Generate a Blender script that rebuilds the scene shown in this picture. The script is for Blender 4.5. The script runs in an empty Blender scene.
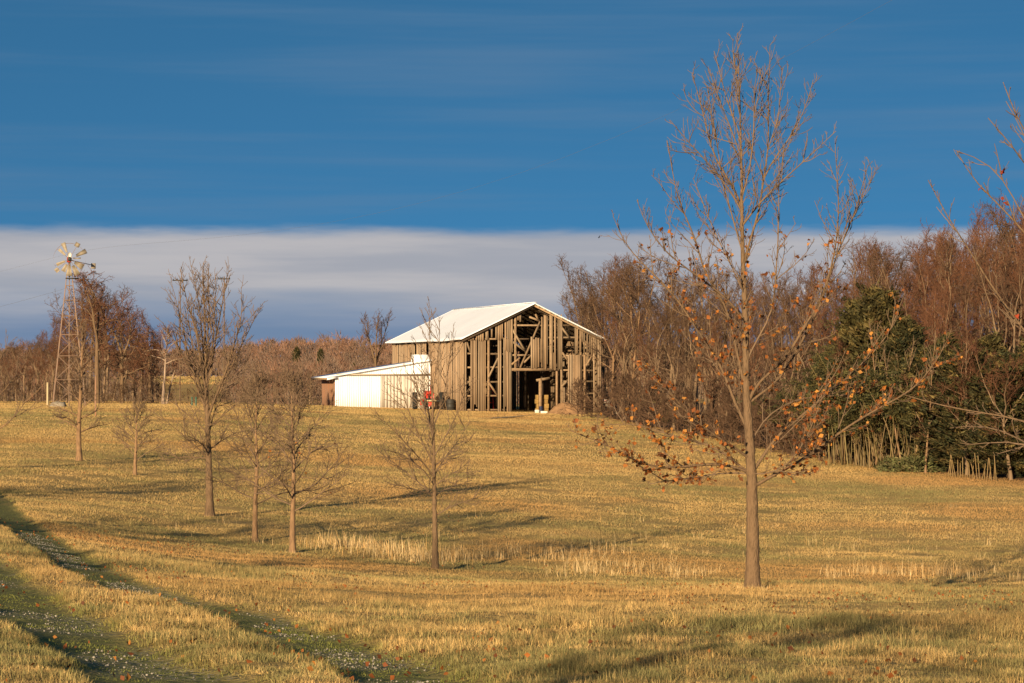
import bpy, math, random
import numpy as np
from mathutils import Vector, Matrix

R = math.radians
scene = bpy.context.scene
COL = scene.collection
F = 85.0 / 36.0 * 1024.0          # focal length in pixels
EYE = 1.65
PITCH = math.atan(38.5 / F)
SUN_EL, SUN_AZ = 13.5, 20.0       # sun behind the camera, a little to its left

# ------------------------------------------------------------------ maths
def ray(px, py):
    u = (px - 512.0) / F
    v = (341.5 - py) / F
    c, s = math.cos(PITCH), math.sin(PITCH)
    return np.array([u, c - v * s, s + v * c])

def at(px, py, d):
    r = ray(px, py)
    r = r * (d / r[1])
    return np.array([r[0], r[1], r[2] + EYE])

def hash2(ix, iy, seed):
    n = (ix * 374761393 + iy * 668265263 + seed * 362437) & 0x7fffffff
    n = ((n ^ (n >> 13)) * 1274126177) & 0x7fffffff
    return ((n ^ (n >> 16)) & 0xffff) / 65535.0

def vnoise(x, y, scale, seed=0):
    x = np.asarray(x, float) / scale
    y = np.asarray(y, float) / scale
    ix = np.floor(x).astype(np.int64)
    iy = np.floor(y).astype(np.int64)
    fx, fy = x - ix, y - iy
    fx = fx * fx * (3 - 2 * fx)
    fy = fy * fy * (3 - 2 * fy)
    a = hash2(ix, iy, seed); b = hash2(ix + 1, iy, seed)
    c = hash2(ix, iy + 1, seed); d = hash2(ix + 1, iy + 1, seed)
    return (a * (1 - fx) + b * fx) * (1 - fy) + (c * (1 - fx) + d * fx) * fy

def fbm(x, y, scale, seed=0, oct=3):
    s, a, t = 0.0, 1.0, 0.0
    for k in range(oct):
        s = s + a * vnoise(x, y, scale / 2 ** k, seed + 17 * k)
        t += a
        a *= 0.5
    return s / t

# ------------------------------------------------------------------ terrain
GD = np.array([0, 6, 13.6, 20, 30, 40, 45, 52, 60, 75, 100, 130, 170, 200, 260, 350, 450, 520, 700, 1500, 5000.0])
GP = np.array([-400, 0, 210, 400, 540, 768, 1024, 1400.0])
GZ = np.array([
 [-1.5, -1.5, -1.6, -1.85, -2.1, -2.4, -2.5, -2.7, -2.8, -2.8, -2.5, -2.0, -1.7, -1.7, -2.5, -4.5, -1.5, .6, 1, 0, 0],
 [-1.6, -1.6, -1.66, -1.95, -2.35, -2.75, -2.9, -3.1, -3.3, -3.35, -2.8, -2.1, -1.72, -1.75, -3, -4.5, -1.5, .6, 1, 0, 0],
 [-1.65, -1.65, -1.72, -2.1, -2.65, -3.25, -3.55, -3.9, -4.2, -4.0, -3.2, -2.4, -1.75, -1.75, -3, -4.5, -1.5, .6, 1, 0, 0],
 [-1.65, -1.65, -1.76, -2.2, -2.85, -3.45, -3.7, -4.2, -4.5, -4.35, -3.8, -3.2, -2.65, -2.38, -2.6, -4.5, -2, .6, 1, 0, 0],
 [-1.65, -1.65, -1.74, -2.2, -2.85, -3.45, -3.72, -4.4, -4.6, -4.55, -4.1, -3.55, -2.98, -2.68, -2.7, -3.5, -2.5, .6, 1, 0, 0],
 [-1.65, -1.65, -1.72, -2.15, -2.9, -3.48, -3.8, -4.6, -4.88, -4.95, -4.6, -4.05, -3.4, -2.9, -3, -3, -2, .6, 1, 0, 0],
 [-1.65, -1.65, -1.72, -2.15, -2.9, -3.58, -3.9, -4.65, -4.95, -5.05, -4.7, -4.2, -3.5, -3, -3, -3, -2, .6, 1, 0, 0],
 [-1.65, -1.65, -1.72, -2.15, -2.9, -3.58, -3.9, -4.65, -4.95, -5.05, -4.7, -4.2, -3.5, -3, -3, -3, -2, .6, 1, 0, 0]])
_T = np.log(GD + 8.0)
_tf = np.linspace(_T[0], _T[-1], 500)
_pf = np.linspace(GP[0], GP[-1], 181)
_tab = np.array([np.interp(_tf, _T, row) for row in GZ])
_tab = np.array([np.interp(_pf, GP, _tab[:, k]) for k in range(len(_tf))])      # t x p
def _smooth(a, n, axis):
    k = np.exp(-np.linspace(-2, 2, 2 * n + 1) ** 2); k /= k.sum()
    pad = [(n, n) if i == axis else (0, 0) for i in range(2)]
    b = np.pad(a, pad, mode='edge')
    return np.apply_along_axis(lambda v: np.convolve(v, k, mode='valid'), axis, b)
_tab = _smooth(_smooth(_tab, 5, 0), 9, 1)

def base_z(x, y):
    x = np.asarray(x, float); y = np.asarray(y, float)
    d = np.clip(y, 0, 4900)
    p = np.clip(512 + F * x / np.maximum(y, 14.0), GP[0], GP[-1])
    t = (np.log(d + 8.0) - _tf[0]) / (_tf[1] - _tf[0])
    q = (p - _pf[0]) / (_pf[1] - _pf[0])
    it = np.clip(t.astype(int), 0, len(_tf) - 2); iq = np.clip(q.astype(int), 0, len(_pf) - 2)
    ft, fq = t - it, q - iq
    z = (_tab[it, iq] * (1 - ft) + _tab[it + 1, iq] * ft) * (1 - fq) + (_tab[it, iq + 1] * (1 - ft) + _tab[it + 1, iq + 1] * ft) * fq
    return z + EYE

def gpix(px, py, d0=9.0, d1=330.0):
    """first point where the ray through a pixel meets the ground"""
    d = np.exp(np.linspace(math.log(d0), math.log(d1), 2500))
    r = ray(px, py); r = r / r[1]
    gap = EYE + r[2] * d - base_z(r[0] * d, d)
    k = np.argmax(gap < 0) if (gap < 0).any() else len(d) - 1
    return np.array([r[0] * d[k], d[k], base_z(r[0] * d[k], d[k])])

RUT_A = np.array([gpix(*p)[:2] for p in [(430, 682), (372, 662), (322, 641), (270, 622), (225, 608), (180, 598), (128, 585), (85, 566), (50, 545), (22, 525), (2, 509)]])
RUT_B = np.array([gpix(*p)[:2] for p in [(182, 682), (140, 666), (98, 645), (62, 625), (30, 606), (4, 586)]])
def _extend(poly):
    a, b = poly[0], poly[1]
    head = a + (a - b) / np.linalg.norm(a - b) * 14
    mid = a + (a - b) / np.linalg.norm(a - b) * 5
    c, d = poly[-1], poly[-2]
    t = (c - d) / np.linalg.norm(c - d)
    return np.vstack([head, mid, poly, c + t * 8, c + t * 20])
def _resample(poly, n=160):
    s = np.concatenate([[0], np.cumsum(np.linalg.norm(np.diff(poly, axis=0), axis=1))])
    q = np.linspace(0, s[-1], n)
    P = np.stack([np.interp(q, s, poly[:, 0]), np.interp(q, s, poly[:, 1])], 1)
    for _ in range(6):
        P[1:-1] = .25 * P[:-2] + .5 * P[1:-1] + .25 * P[2:]
    return P
RUT_A = _resample(_extend(RUT_A)); RUT_B = _resample(_extend(RUT_B))
def pdist(x, y, poly):
    x = np.asarray(x, float).ravel(); y = np.asarray(y, float).ravel()
    best = np.full(x.shape, 1e9)
    for a, b in zip(poly[:-1], poly[1:]):
        ab = b - a
        t = np.clip(((x - a[0]) * ab[0] + (y - a[1]) * ab[1]) / max(1e-9, ab @ ab), 0, 1)
        best = np.minimum(best, np.hypot(x - a[0] - t * ab[0], y - a[1] - t * ab[1]))
    return best
def smooth01(a, b, v):
    t = np.clip((v - a) / (b - a), 0, 1)
    return t * t * (3 - 2 * t)

def track_mask(x, y):
    x = np.asarray(x, float); y = np.asarray(y, float)
    out = np.zeros(x.size)
    near = (np.abs(x.ravel()) < 30) & (y.ravel() > 0) & (y.ravel() < 95)
    xx, yy = x.ravel()[near], y.ravel()[near]
    w = (vnoise(xx, yy, .9, 5) - .5) * .24
    m = np.maximum(smooth01(.62, .34, pdist(xx, yy, RUT_A) + w), smooth01(.62, .34, pdist(xx, yy, RUT_B) + w))
    out[near] = m
    return out.reshape(x.shape)

def near_track(x, y):
    x = np.asarray(x, float); y = np.asarray(y, float)
    out = np.zeros(x.size); k = (np.abs(x.ravel()) < 30) & (y.ravel() > 0) & (y.ravel() < 95)
    d = np.minimum(pdist(x.ravel()[k], y.ravel()[k], RUT_A[::4]), pdist(x.ravel()[k], y.ravel()[k], RUT_B[::4]))
    out[k] = np.exp(-(d / 1.6) ** 2)
    return out.reshape(x.shape)

def ground_z(x, y):
    x = np.asarray(x, float); y = np.asarray(y, float)
    z = base_z(x, y)
    fade = smooth01(240, 120, y) * (1 - .8 * near_track(x, y))
    z = z + fade * ((fbm(x, y, 6.0, 3) - .5) * .17 + smooth01(130, 45, y) * (fbm(x, y, 1.3, 9, 2) - .5) * .15)
    z = z + smooth01(70, 40, y) * smooth01(6, 12, y) * (1 - .8 * near_track(x, y)) * (vnoise(x * .35 + y * .12, y, 2.4, 15) - .5) * .16
    z = z - .075 * track_mask(x, y)
    return z
def gz(x, y):
    return float(ground_z(np.array([x]), np.array([y]))[0])

# ------------------------------------------------------------------ mesh builder
class MB:
    def __init__(s):
        s.v = []; s.c = []; s.q = []; s.t = []; s.n = 0
    def add(s, v, quads=None, tris=None, col=(1, 1, 1)):
        v = np.asarray(v, np.float32).reshape(-1, 3)
        c = np.asarray(col, np.float32)
        if c.ndim == 1:
            c = np.tile(c[:3], (len(v), 1))
        s.v.append(v); s.c.append(c)
        if quads is not None and len(quads): s.q.append(np.asarray(quads, np.int64).reshape(-1, 4) + s.n)
        if tris is not None and len(tris): s.t.append(np.asarray(tris, np.int64).reshape(-1, 3) + s.n)
        s.n += len(v)
    def tube(s, pts, rad, sides=6, col=(1, 1, 1), cap=False):
        pts = np.asarray(pts, float); rad = np.asarray(rad, float)
        n = len(pts)
        ax = pts[-1] - pts[0]; ax = ax / (np.linalg.norm(ax) + 1e-9)
        h = np.array([0, 0, 1.0]) if abs(ax[2]) < .8 else np.array([1.0, 0, 0])
        u = np.cross(ax, h); u /= np.linalg.norm(u); w = np.cross(ax, u)
        a = np.arange(sides) * (2 * math.pi / sides)
        ring = np.cos(a)[:, None] * u + np.sin(a)[:, None] * w
        v = (pts[:, None, :] + rad[:, None, None] * ring[None]).reshape(-1, 3)
        i = np.arange(n - 1)[:, None] * sides; j = np.arange(sides)[None]; k = (j + 1) % sides
        q = np.stack([i + j, i + k, i + k + sides, i + j + sides], -1).reshape(-1, 4)
        tr = None
        if cap:
            tr = []
            for b in (0, (n - 1) * sides):
                for m in range(1, sides - 1):
                    tr.append((b, b + m, b + m + 1))
        s.add(v, q, tr, col)
    def box(s, lo, hi, col=(1, 1, 1), M=None):
        x0, y0, z0 = lo; x1, y1, z1 = hi
        v = np.array([(x0, y0, z0), (x1, y0, z0), (x1, y1, z0), (x0, y1, z0), (x0, y0, z1), (x1, y0, z1), (x1, y1, z1), (x0, y1, z1)], float)
        if M is not None: v = v @ np.asarray(M)[:3, :3].T + np.asarray(M)[:3, 3]
        s.add(v, [(0, 3, 2, 1), (4, 5, 6, 7), (0, 1, 5, 4), (1, 2, 6, 5), (2, 3, 7, 6), (3, 0, 4, 7)], None, col)
    def beam(s, a, b, w, t, n=(0, 1, 0), col=(1, 1, 1)):
        """square-cut timber from a to b; t is its thickness along n"""
        a = np.asarray(a, float); b = np.asarray(b, float)
        ax = b - a; L = np.linalg.norm(ax); ax /= L
        n = np.asarray(n, float); n = n - ax * (n @ ax); n /= np.linalg.norm(n)
        m = np.cross(ax, n)
        v = []
        for e in (a, b):
            for su, sv in ((-1, -1), (1, -1), (1, 1), (-1, 1)):
                v.append(e + m * su * w / 2 + n * sv * t / 2)
        s.add(v, [(3, 2, 1, 0), (4, 5, 6, 7), (0, 1, 5, 4), (1, 2, 6, 5), (2, 3, 7, 6), (3, 0, 4, 7)], None, col)
    def prism(s, poly, y0, y1, col=(1, 1, 1)):
        """polygon in x,z pushed from y0 to y1"""
        n = len(poly)
        v = [(p[0], y0, p[1]) for p in poly] + [(p[0], y1, p[1]) for p in poly]
        q = [(i, (i + 1) % n, (i + 1) % n + n, i + n) for i in range(n)]
        tr = [(0, i, i + 1) for i in range(1, n - 1)] + [(n, n + i + 1, n + i) for i in range(1, n - 1)]
        s.add(v, q, tr, col)
    def lathe(s, prof, axis='z', sides=16, M=None, col=(1, 1, 1)):
        prof = np.asarray(prof, float)
        a = np.arange(sides) * 2 * math.pi / sides
        v = np.stack([prof[:, 0][:, None] * np.cos(a), prof[:, 0][:, None] * np.sin(a), np.repeat(prof[:, 1][:, None], sides, 1)], -1).reshape(-1, 3)
        if axis == 'x': v = v[:, [2, 0, 1]]
        if axis == 'y': v = v[:, [0, 2, 1]]
        if M is not None: v = v @ np.asarray(M)[:3, :3].T + np.asarray(M)[:3, 3]
        n = len(prof)
        i = np.arange(n - 1)[:, None] * sides; j = np.arange(sides)[None]; k = (j + 1) % sides
        q = np.stack([i + j, i + k, i + k + sides, i + j + sides], -1).reshape(-1, 4)
        s.add(v, q, None, col)
    def build(s, name, mat, parent=None, smooth=False):
        me = bpy.data.meshes.new(name)
        V = np.concatenate(s.v) if s.v else np.zeros((0, 3), np.float32)
        C = np.concatenate(s.c)
        Q = np.concatenate(s.q) if s.q else np.zeros((0, 4), np.int64)
        T = np.concatenate(s.t) if s.t else np.zeros((0, 3), np.int64)
        me.vertices.add(len(V)); me.vertices.foreach_set('co', V.ravel())
        nl = Q.size + T.size
        me.loops.add(nl)
        me.loops.foreach_set('vertex_index', np.concatenate([Q.ravel(), T.ravel()]).astype(np.int32))
        me.polygons.add(len(Q) + len(T))
        st = np.concatenate([np.arange(len(Q)) * 4, Q.size + np.arange(len(T)) * 3]).astype(np.int32)
        me.polygons.foreach_set('loop_start', st)
        if smooth: me.polygons.foreach_set('use_smooth', np.ones(len(st), bool))
        me.update(calc_edges=True)
        at_ = me.attributes.new('Col', 'FLOAT_COLOR', 'POINT')
        at_.data.foreach_set('color', np.concatenate([C, np.ones((len(C), 1), np.float32)], 1).astype(np.float32).ravel())
        me.materials.append(mat)
        o = bpy.data.objects.new(name, me); COL.objects.link(o)
        if parent is not None: o.parent = parent
        return o

def thing(name, label, cat, loc=(0, 0, 0), rz=0.0, group=None, scale=None):
    o = bpy.data.objects.new(name, None); COL.objects.link(o)
    o.empty_display_size = .3
    o.location = loc; o.rotation_euler = (0, 0, rz)
    if scale: o.scale = scale
    o['label'] = label; o['category'] = cat
    if group: o['group'] = group
    return o
def tag(o, label, cat, group=None):
    o['label'] = label; o['category'] = cat
    if group: o['group'] = group
    return o
def copy_tree(o, parent=None):
    c = o.copy(); COL.objects.link(c)
    if parent is not None: c.parent = parent
    for ch in list(o.children): copy_tree(ch, c)
    return c

# ------------------------------------------------------------------ materials
def mat(name, color=(.5, .5, .5), rough=.8, metal=0.0, spec=.3, attr=False, var=0.0, vscale=(3, 3, 3), bump=0.0, bscale=(20, 20, 20), second=None, transl=0.0):
    m = bpy.data.materials.new(name); m.use_nodes = True
    nt = m.node_tree; N = nt.nodes; L = nt.links
    b = N['Principled BSDF']
    b.inputs['Roughness'].default_value = rough; b.inputs['Metallic'].default_value = metal
    b.inputs['Specular IOR Level'].default_value = spec
    b.inputs['Base Color'].default_value = (*color, 1)
    src = None
    if attr:
        a = N.new('ShaderNodeAttribute'); a.attribute_name = 'Col'
        mx = N.new('ShaderNodeMix'); mx.data_type = 'RGBA'; mx.blend_type = 'MULTIPLY'; mx.inputs[0].default_value = 1
        mx.inputs[6].default_value = (*color, 1); L.new(a.outputs['Color'], mx.inputs[7]); src = mx.outputs[2]
    if var > 0 or second:
        tc = N.new('ShaderNodeTexCoord'); mp = N.new('ShaderNodeMapping'); mp.inputs['Scale'].default_value = vscale
        L.new(tc.outputs['Object'], mp.inputs['Vector'])
        no = N.new('ShaderNodeTexNoise'); no.inputs['Scale'].default_value = 1; no.inputs['Detail'].default_value = 6; no.inputs['Roughness'].default_value = .65
        L.new(mp.outputs['Vector'], no.inputs['Vector'])
        rmp = N.new('ShaderNodeMapRange'); rmp.inputs[1].default_value = .3; rmp.inputs[2].default_value = .7
        L.new(no.outputs['Fac'], rmp.inputs[0])
        if second:
            m2 = N.new('ShaderNodeMix'); m2.data_type = 'RGBA'
            if src is not None: L.new(src, m2.inputs[6])
            else: m2.inputs[6].default_value = (*color, 1)
            m2.inputs[7].default_value = (*second, 1); L.new(rmp.outputs[0], m2.inputs[0]); src = m2.outputs[2]
        if var > 0:
            rmp2 = N.new('ShaderNodeMapRange'); rmp2.inputs[1].default_value = .3; rmp2.inputs[2].default_value = .7
            rmp2.inputs[3].default_value = 1 - var; rmp2.inputs[4].default_value = 1 + var
            L.new(no.outputs['Fac'], rmp2.inputs[0])
            m3 = N.new('ShaderNodeMix'); m3.data_type = 'RGBA'; m3.blend_type = 'MULTIPLY'; m3.inputs[0].default_value = 1
            if src is not None: L.new(src, m3.inputs[6])
            else: m3.inputs[6].default_value = (*color, 1)
            L.new(rmp2.outputs[0], m3.inputs[7]); src = m3.outputs[2]
    if src is not None: L.new(src, b.inputs['Base Color'])
    if bump > 0:
        tc = N.new('ShaderNodeTexCoord'); mp = N.new('ShaderNodeMapping'); mp.inputs['Scale'].default_value = bscale
        L.new(tc.outputs['Object'], mp.inputs['Vector'])
        no = N.new('ShaderNodeTexNoise'); no.inputs['Scale'].default_value = 1; no.inputs['Detail'].default_value = 5
        L.new(mp.outputs['Vector'], no.inputs['Vector'])
        bp = N.new('ShaderNodeBump'); bp.inputs['Strength'].default_value = bump; bp.inputs['Distance'].default_value = .03
        L.new(no.outputs['Fac'], bp.inputs['Height']); L.new(bp.outputs['Normal'], b.inputs['Normal'])
    if transl > 0:
        tr = N.new('ShaderNodeBsdfTranslucent'); ms = N.new('ShaderNodeMixShader'); ms.inputs[0].default_value = transl
        if src is not None: L.new(src, tr.inputs['Color'])
        else: tr.inputs['Color'].default_value = (*color, 1)
        L.new(b.outputs[0], ms.inputs[1]); L.new(tr.outputs[0], ms.inputs[2]); L.new(ms.outputs[0], N['Material Output'].inputs['Surface'])
    return m

M_bark = mat('grey_tan_bark', (.215, .138, .078), .9, var=.7, vscale=(13, 13, 4), bump=1.0, bscale=(50, 50, 12), second=(.085, .055, .032))
M_wood_bark = mat('woodland_bark', (.17, .115, .07), .9, var=.3, vscale=(4, 4, 1))
M_bark_young = mat('young_bark', (.20, .122, .066), .9, var=.45, vscale=(14, 14, 4), bump=.4, bscale=(30, 30, 8))
M_twig = mat('tan_twigs', (.15, .100, .063), .85, var=.2, vscale=(2, 2, 2))
M_twig_red = mat('reddish_twigs', (.118, .052, .027), .85, attr=True, var=.25, vscale=(.6, .6, .6))
M_twig_brown = mat('brown_twigs', (.088, .050, .029), .85, attr=True, var=.25, vscale=(.6, .6, .6))
M_pale_bark = mat('pale_bark', (.28, .205, .15), .85, var=.3, vscale=(3, 3, 1.2))
M_leaf = mat('dry_orange_leaves', (1, 1, 1), .7, attr=True, transl=.25)
M_grass = mat('winter_grass', (1, 1, 1), .85, spec=.12, attr=True, transl=.22)
M_stalk = mat('dry_stalks', (1, 1, 1), .8, spec=.15, attr=True, transl=.2)
M_ever = mat('evergreen_sprays', (1, 1, 1), .75, attr=True, spec=.2, transl=.12)
M_culm = mat('bamboo_culm', (.15, .105, .048), .5, attr=True, var=.2, vscale=(2, 2, 6))
M_board = mat('weathered_boards', (.245, .172, .108), .9, attr=True, var=.25, vscale=(6, 6, .5), bump=.4, bscale=(40, 40, 2))
M_timber = mat('old_timber', (.24, .165, .10), .9, attr=True, var=.3, vscale=(5, 5, 5))
M_shaded = mat('shaded_timber', (.05, .035, .024), .95, attr=True, var=.3, vscale=(5, 5, 5))  # old timber with the barn's interior shade put into its colour
M_whiteroof = mat('white_metal_roof', (.82, .85, .90), .45, spec=.4, var=.05, vscale=(.4, .4, .4))
M_whitewall = mat('white_metal_wall', (.78, .83, .91), .5, spec=.4, var=.04, vscale=(.8, .8, .2))
M_tandoor = mat('dull_sliding_door', (.50, .46, .41), .6, var=.08, vscale=(2, 2, .3))
M_trim = mat('grey_trim', (.33, .28, .22), .7)
M_redpaint = mat('faded_red_paint', (.52, .045, .03), .45, var=.2, vscale=(3, 3, 3))
M_tyre = mat('tyre_rubber', (.018, .017, .016), .8)
M_rim = mat('pale_rim', (.42, .33, .2), .6)
M_dark = mat('dark_iron', (.03, .028, .025), .6)
M_white = mat('white_paint', (.62, .58, .52), .6, var=.08, vscale=(4, 4, 4))
M_galv = mat('rusty_galvanised', (.26, .19, .145), .6, var=.3, vscale=(2, 2, 2), second=(.18, .105, .07))
M_blade = mat('pale_blade_metal', (.24, .205, .155), .55, var=.15, vscale=(3, 3, 3))
M_hay = mat('hay', (.30, .19, .065), .95, var=.3, vscale=(8, 8, 8), bump=.8, bscale=(30, 30, 30))
M_dirt = mat('tan_dirt', (.24, .14, .07), .95, var=.3, vscale=(2, 2, 2), bump=.8, bscale=(8, 8, 8))
M_blue = mat('blue_plastic', (.012, .018, .05), .5)
M_green = mat('green_paint', (.05, .10, .07), .6)
M_gravel = mat('pale_gravel', (.25, .23, .195), .9, attr=True)
M_wire = mat('wire', (.10, .095, .09), .6)
M_rust = mat('rusty_tin', (.30, .20, .14), .8, var=.4, vscale=(4, 4, .6), second=(.26, .11, .05))
M_rubble = mat('pale_stone', (.22, .19, .15), .9, var=.2, vscale=(4, 4, 4))

# ground material
def ground_material():
    m = bpy.data.materials.new('winter_turf'); m.use_nodes = True
    nt = m.node_tree; N = nt.nodes; L = nt.links; b = N['Principled BSDF']
    b.inputs['Roughness'].default_value = .95; b.inputs['Specular IOR Level'].default_value = .1
    tc = N.new('ShaderNodeTexCoord')
    def noise(scale, det=5):
        n = N.new('ShaderNodeTexNoise'); n.inputs['Scale'].default_value = scale; n.inputs['Detail'].default_value = det
        n.inputs['Roughness'].default_value = .65; L.new(tc.outputs['Object'], n.inputs['Vector'])
        r = N.new('ShaderNodeMapRange'); r.inputs[1].default_value = .35; r.inputs[2].default_value = .65
        L.new(n.outputs['Fac'], r.inputs[0]); return r.outputs[0]
    def mix(f, a, c):
        x = N.new('ShaderNodeMix'); x.data_type = 'RGBA'
        if isinstance(f, float): x.inputs[0].default_value = f
        else: L.new(f, x.inputs[0])
        for s, v in ((6, a), (7, c)):
            if isinstance(v, tuple): x.inputs[s].default_value = (*v, 1)
            else: L.new(v, x.inputs[s])
        return x.outputs[2]
    straw = mix(noise(3.0), (.46, .30, .115), (.36, .235, .085))
    green = mix(noise(4.0), (.21, .18, .06), (.30, .215, .08))
    c = mix(noise(.12), straw, green)
    c = mix(noise(.5), c, straw)
    a = N.new('ShaderNodeAttribute'); a.attribute_name = 'Col'
    sp = N.new('ShaderNodeSeparateColor'); L.new(a.outputs['Color'], sp.inputs[0])
    trk = mix(noise(6.0), (.12, .135, .036), (.18, .155, .06))
    c = mix(sp.outputs[0], c, trk)
    vo = N.new('ShaderNodeTexVoronoi'); vo.inputs['Scale'].default_value = 34; L.new(tc.outputs['Object'], vo.inputs['Vector'])
    vr = N.new('ShaderNodeMapRange'); vr.inputs[1].default_value = .42; vr.inputs[2].default_value = .30; L.new(vo.outputs['Distance'], vr.inputs[0])
    mm = N.new('ShaderNodeMath'); mm.operation = 'MULTIPLY'; L.new(vr.outputs[0], mm.inputs[0]); L.new(sp.outputs[2], mm.inputs[1])
    c = mix(mm.outputs[0], c, mix(noise(40.0), (.20, .17, .13), (.36, .33, .28)))
    lit = mix(noise(2.0), (.16, .085, .04), (.10, .06, .03))
    c = mix(sp.outputs[1], c, lit)
    L.new(c, b.inputs['Base Color'])
    n = N.new('ShaderNodeTexNoise'); n.inputs['Scale'].default_value = 9; n.inputs['Detail'].default_value = 6
    L.new(tc.outputs['Object'], n.inputs['Vector'])
    bp = N.new('ShaderNodeBump'); bp.inputs['Strength'].default_value = .8; bp.inputs['Distance'].default_value = .06
    L.new(n.outputs['Fac'], bp.inputs['Height']); L.new(bp.outputs['Normal'], b.inputs['Normal'])
    return m

# edge of the right-hand wood: from beside the barn to the right border (x, y)
EDGE = np.array([gpix(*p)[:2] for p in [(606, 417), (640, 425), (690, 434), (740, 444), (800, 456), (850, 464), (900, 470), (960, 477), (1040, 485), (1200, 500)]])
def wood_depth(x, y):
    """metres behind the wood's edge (negative in front of it)"""
    yy = np.interp(x, EDGE[:, 0][np.argsort(EDGE[:, 0])], EDGE[:, 1][np.argsort(EDGE[:, 0])])
    return np.where(np.asarray(x) > EDGE[:, 0].min(), np.asarray(y) - yy, -50.0)

def build_ground():
    def axis(lo, hi, step, out_lo, out_hi, n):
        core = np.arange(lo, hi, step)
        a = lo - (np.geomspace(1, 1 + (lo - out_lo), n) - 1)[1:][::-1]
        b = hi + (np.geomspace(1, 1 + (out_hi - hi), n) - 1)
        return np.concatenate([a, core, b])
    xs = axis(-16, 16, .14, -2500, 2500, 70)
    ys = np.concatenate([-(np.geomspace(1, 300, 18) - 1)[::-1], np.arange(.5, 9, .8), np.arange(9, 66, .15), np.geomspace(66, 5000, 150)])
    X, Y = np.meshgrid(xs, ys)
    Z = ground_z(X, Y)
    tm = track_mask(X, Y)
    wd = smooth01(-1.5, 2.5, wood_depth(X, Y) + (vnoise(X, Y, 4, 2) - .5) * 3) * (Y < 330)
    gm = tm * smooth01(.42, .62, vnoise(X, Y, 1.1, 71)) * smooth01(45, 30, Y)
    C = np.stack([tm, wd, gm], -1).reshape(-1, 3)
    ny, nx = X.shape
    i = np.arange(ny - 1)[:, None] * nx; j = np.arange(nx - 1)[None]
    q = np.stack([i + j, i + j + 1, i + j + 1 + nx, i + j + nx], -1).reshape(-1, 4)
    mb = MB(); mb.add(np.stack([X, Y, Z], -1), q, None, C)
    o = mb.build('ground', ground_material(), smooth=True)
    o['kind'] = 'structure'
build_ground()

# ------------------------------------------------------------------ barn
BARN_A = at(464.5, 412.5, 198.0); BARN_RZ = R(20.0); BW, BL, BE, BR = 12.1, 20.4, 6.15, 9.0
rng = np.random.default_rng(11)
def wood_tone(v=.26):
    k = 1 + rng.uniform(-v, v)
    w = rng.uniform(-.06, .06)
    return (k * (1 + w), k, k * (1 - w))
def roof_h(x): return BE + (BR - BE) * (1 - abs(x - BW / 2) / (BW / 2))

barn = thing('barn', 'weathered board barn with missing planks and a white metal roof on the rise', 'barn', tuple(BARN_A), BARN_RZ)
X_ = lambda rx: (rx - 129) * .01675
H_ = lambda ry: (645 - ry) * .01576
def board_run(mb, x0, x1, h0, h1, y, under_roof=False, raggedness=.14, skip=.09, width=.17, th=.03):
    x = x0
    while x < x1 - .04:
        w = min(width * rng.uniform(.75, 1.25), x1 - x)
        if rng.random() >= skip:
            lo = h0 + rng.uniform(-raggedness, raggedness) + (rng.uniform(.3, 1.3) if rng.random() < .13 else 0); off = rng.uniform(-.012, .012)
            lean = rng.uniform(-.03, .03)
            g_ = .004 + .03 * rng.random() ** 3; a, b = x + g_, x + w - g_
            ta = (roof_h(a) - .1 if h1 is None else h1 + rng.uniform(-raggedness, raggedness))
            tb = (roof_h(b) - .1 if h1 is None else ta + rng.uniform(-.03, .03))
            v = [(a, y + off, lo), (b, y + off, lo + rng.uniform(-.03, .03)), (b + lean, y + off, tb), (a + lean, y + off, ta)]
            v += [(p[0], p[1] + th, p[2]) for p in v]
            mb.add(v, [(0, 1, 2, 3), (7, 6, 5, 4), (1, 0, 4, 5), (2, 1, 5, 6), (3, 2, 6, 7), (0, 3, 7, 4)], None, wood_tone())
        x += w
fw = MB()
G0 = -.35
board_run(fw, X_(122), X_(141), G0, 5.7, 0)
board_run(fw, X_(160), X_(252), G0, H_(262), 0)
board_run(fw, X_(146), X_(252), H_(266), None, -.035)
board_run(fw, X_(266), X_(300), H_(262), None, -.035, skip=.1)
board_run(fw, X_(302), X_(373), G0, H_(262), 0)
board_run(fw, X_(302), X_(328), H_(264), None, -.035)
board_run(fw, X_(338), X_(380), H_(330), None, -.035)
board_run(fw, X_(404), X_(426), H_(170), H_(118), 0)
board_run(fw, X_(476), X_(528), H_(416), H_(255), 0, raggedness=.12)
board_run(fw, X_(529), X_(566), H_(418), H_(138), 0)
board_run(fw, X_(583), X_(600), H_(412), H_(132), 0)
board_run(fw, X_(600), X_(640), H_(425), H_(130), 0, raggedness=.1)
board_run(fw, X_(560), X_(600), H_(416), H_(330), .03, skip=.25)
board_run(fw, X_(708), X_(726), H_(335), H_(185), 0)
board_run(fw, X_(735), X_(762), H_(335), None, -.035)
board_run(fw, X_(762), X_(828), H_(335), None, -.035)
board_run(fw, X_(640), X_(705), H_(185), None, -.035, skip=.75)
board_run(fw, X_(672), X_(742), G0, H_(342), 0)
board_run(fw, X_(640), X_(658), G0, H_(510), .03, raggedness=.3)
board_run(fw, X_(808), X_(851), G0, H_(250), 0)
board_run(fw, X_(828), X_(851), H_(250), None, .0)
fw.build('front_wall', M_board, barn)

def part_beam(name, a, b, w, t, m=M_timber, n=(0, 1, 0), tone=None):
    mb = MB(); mb.beam(a, b, w, t, n, tone or wood_tone(.2)); return mb.build(name, m, barn)
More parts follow.
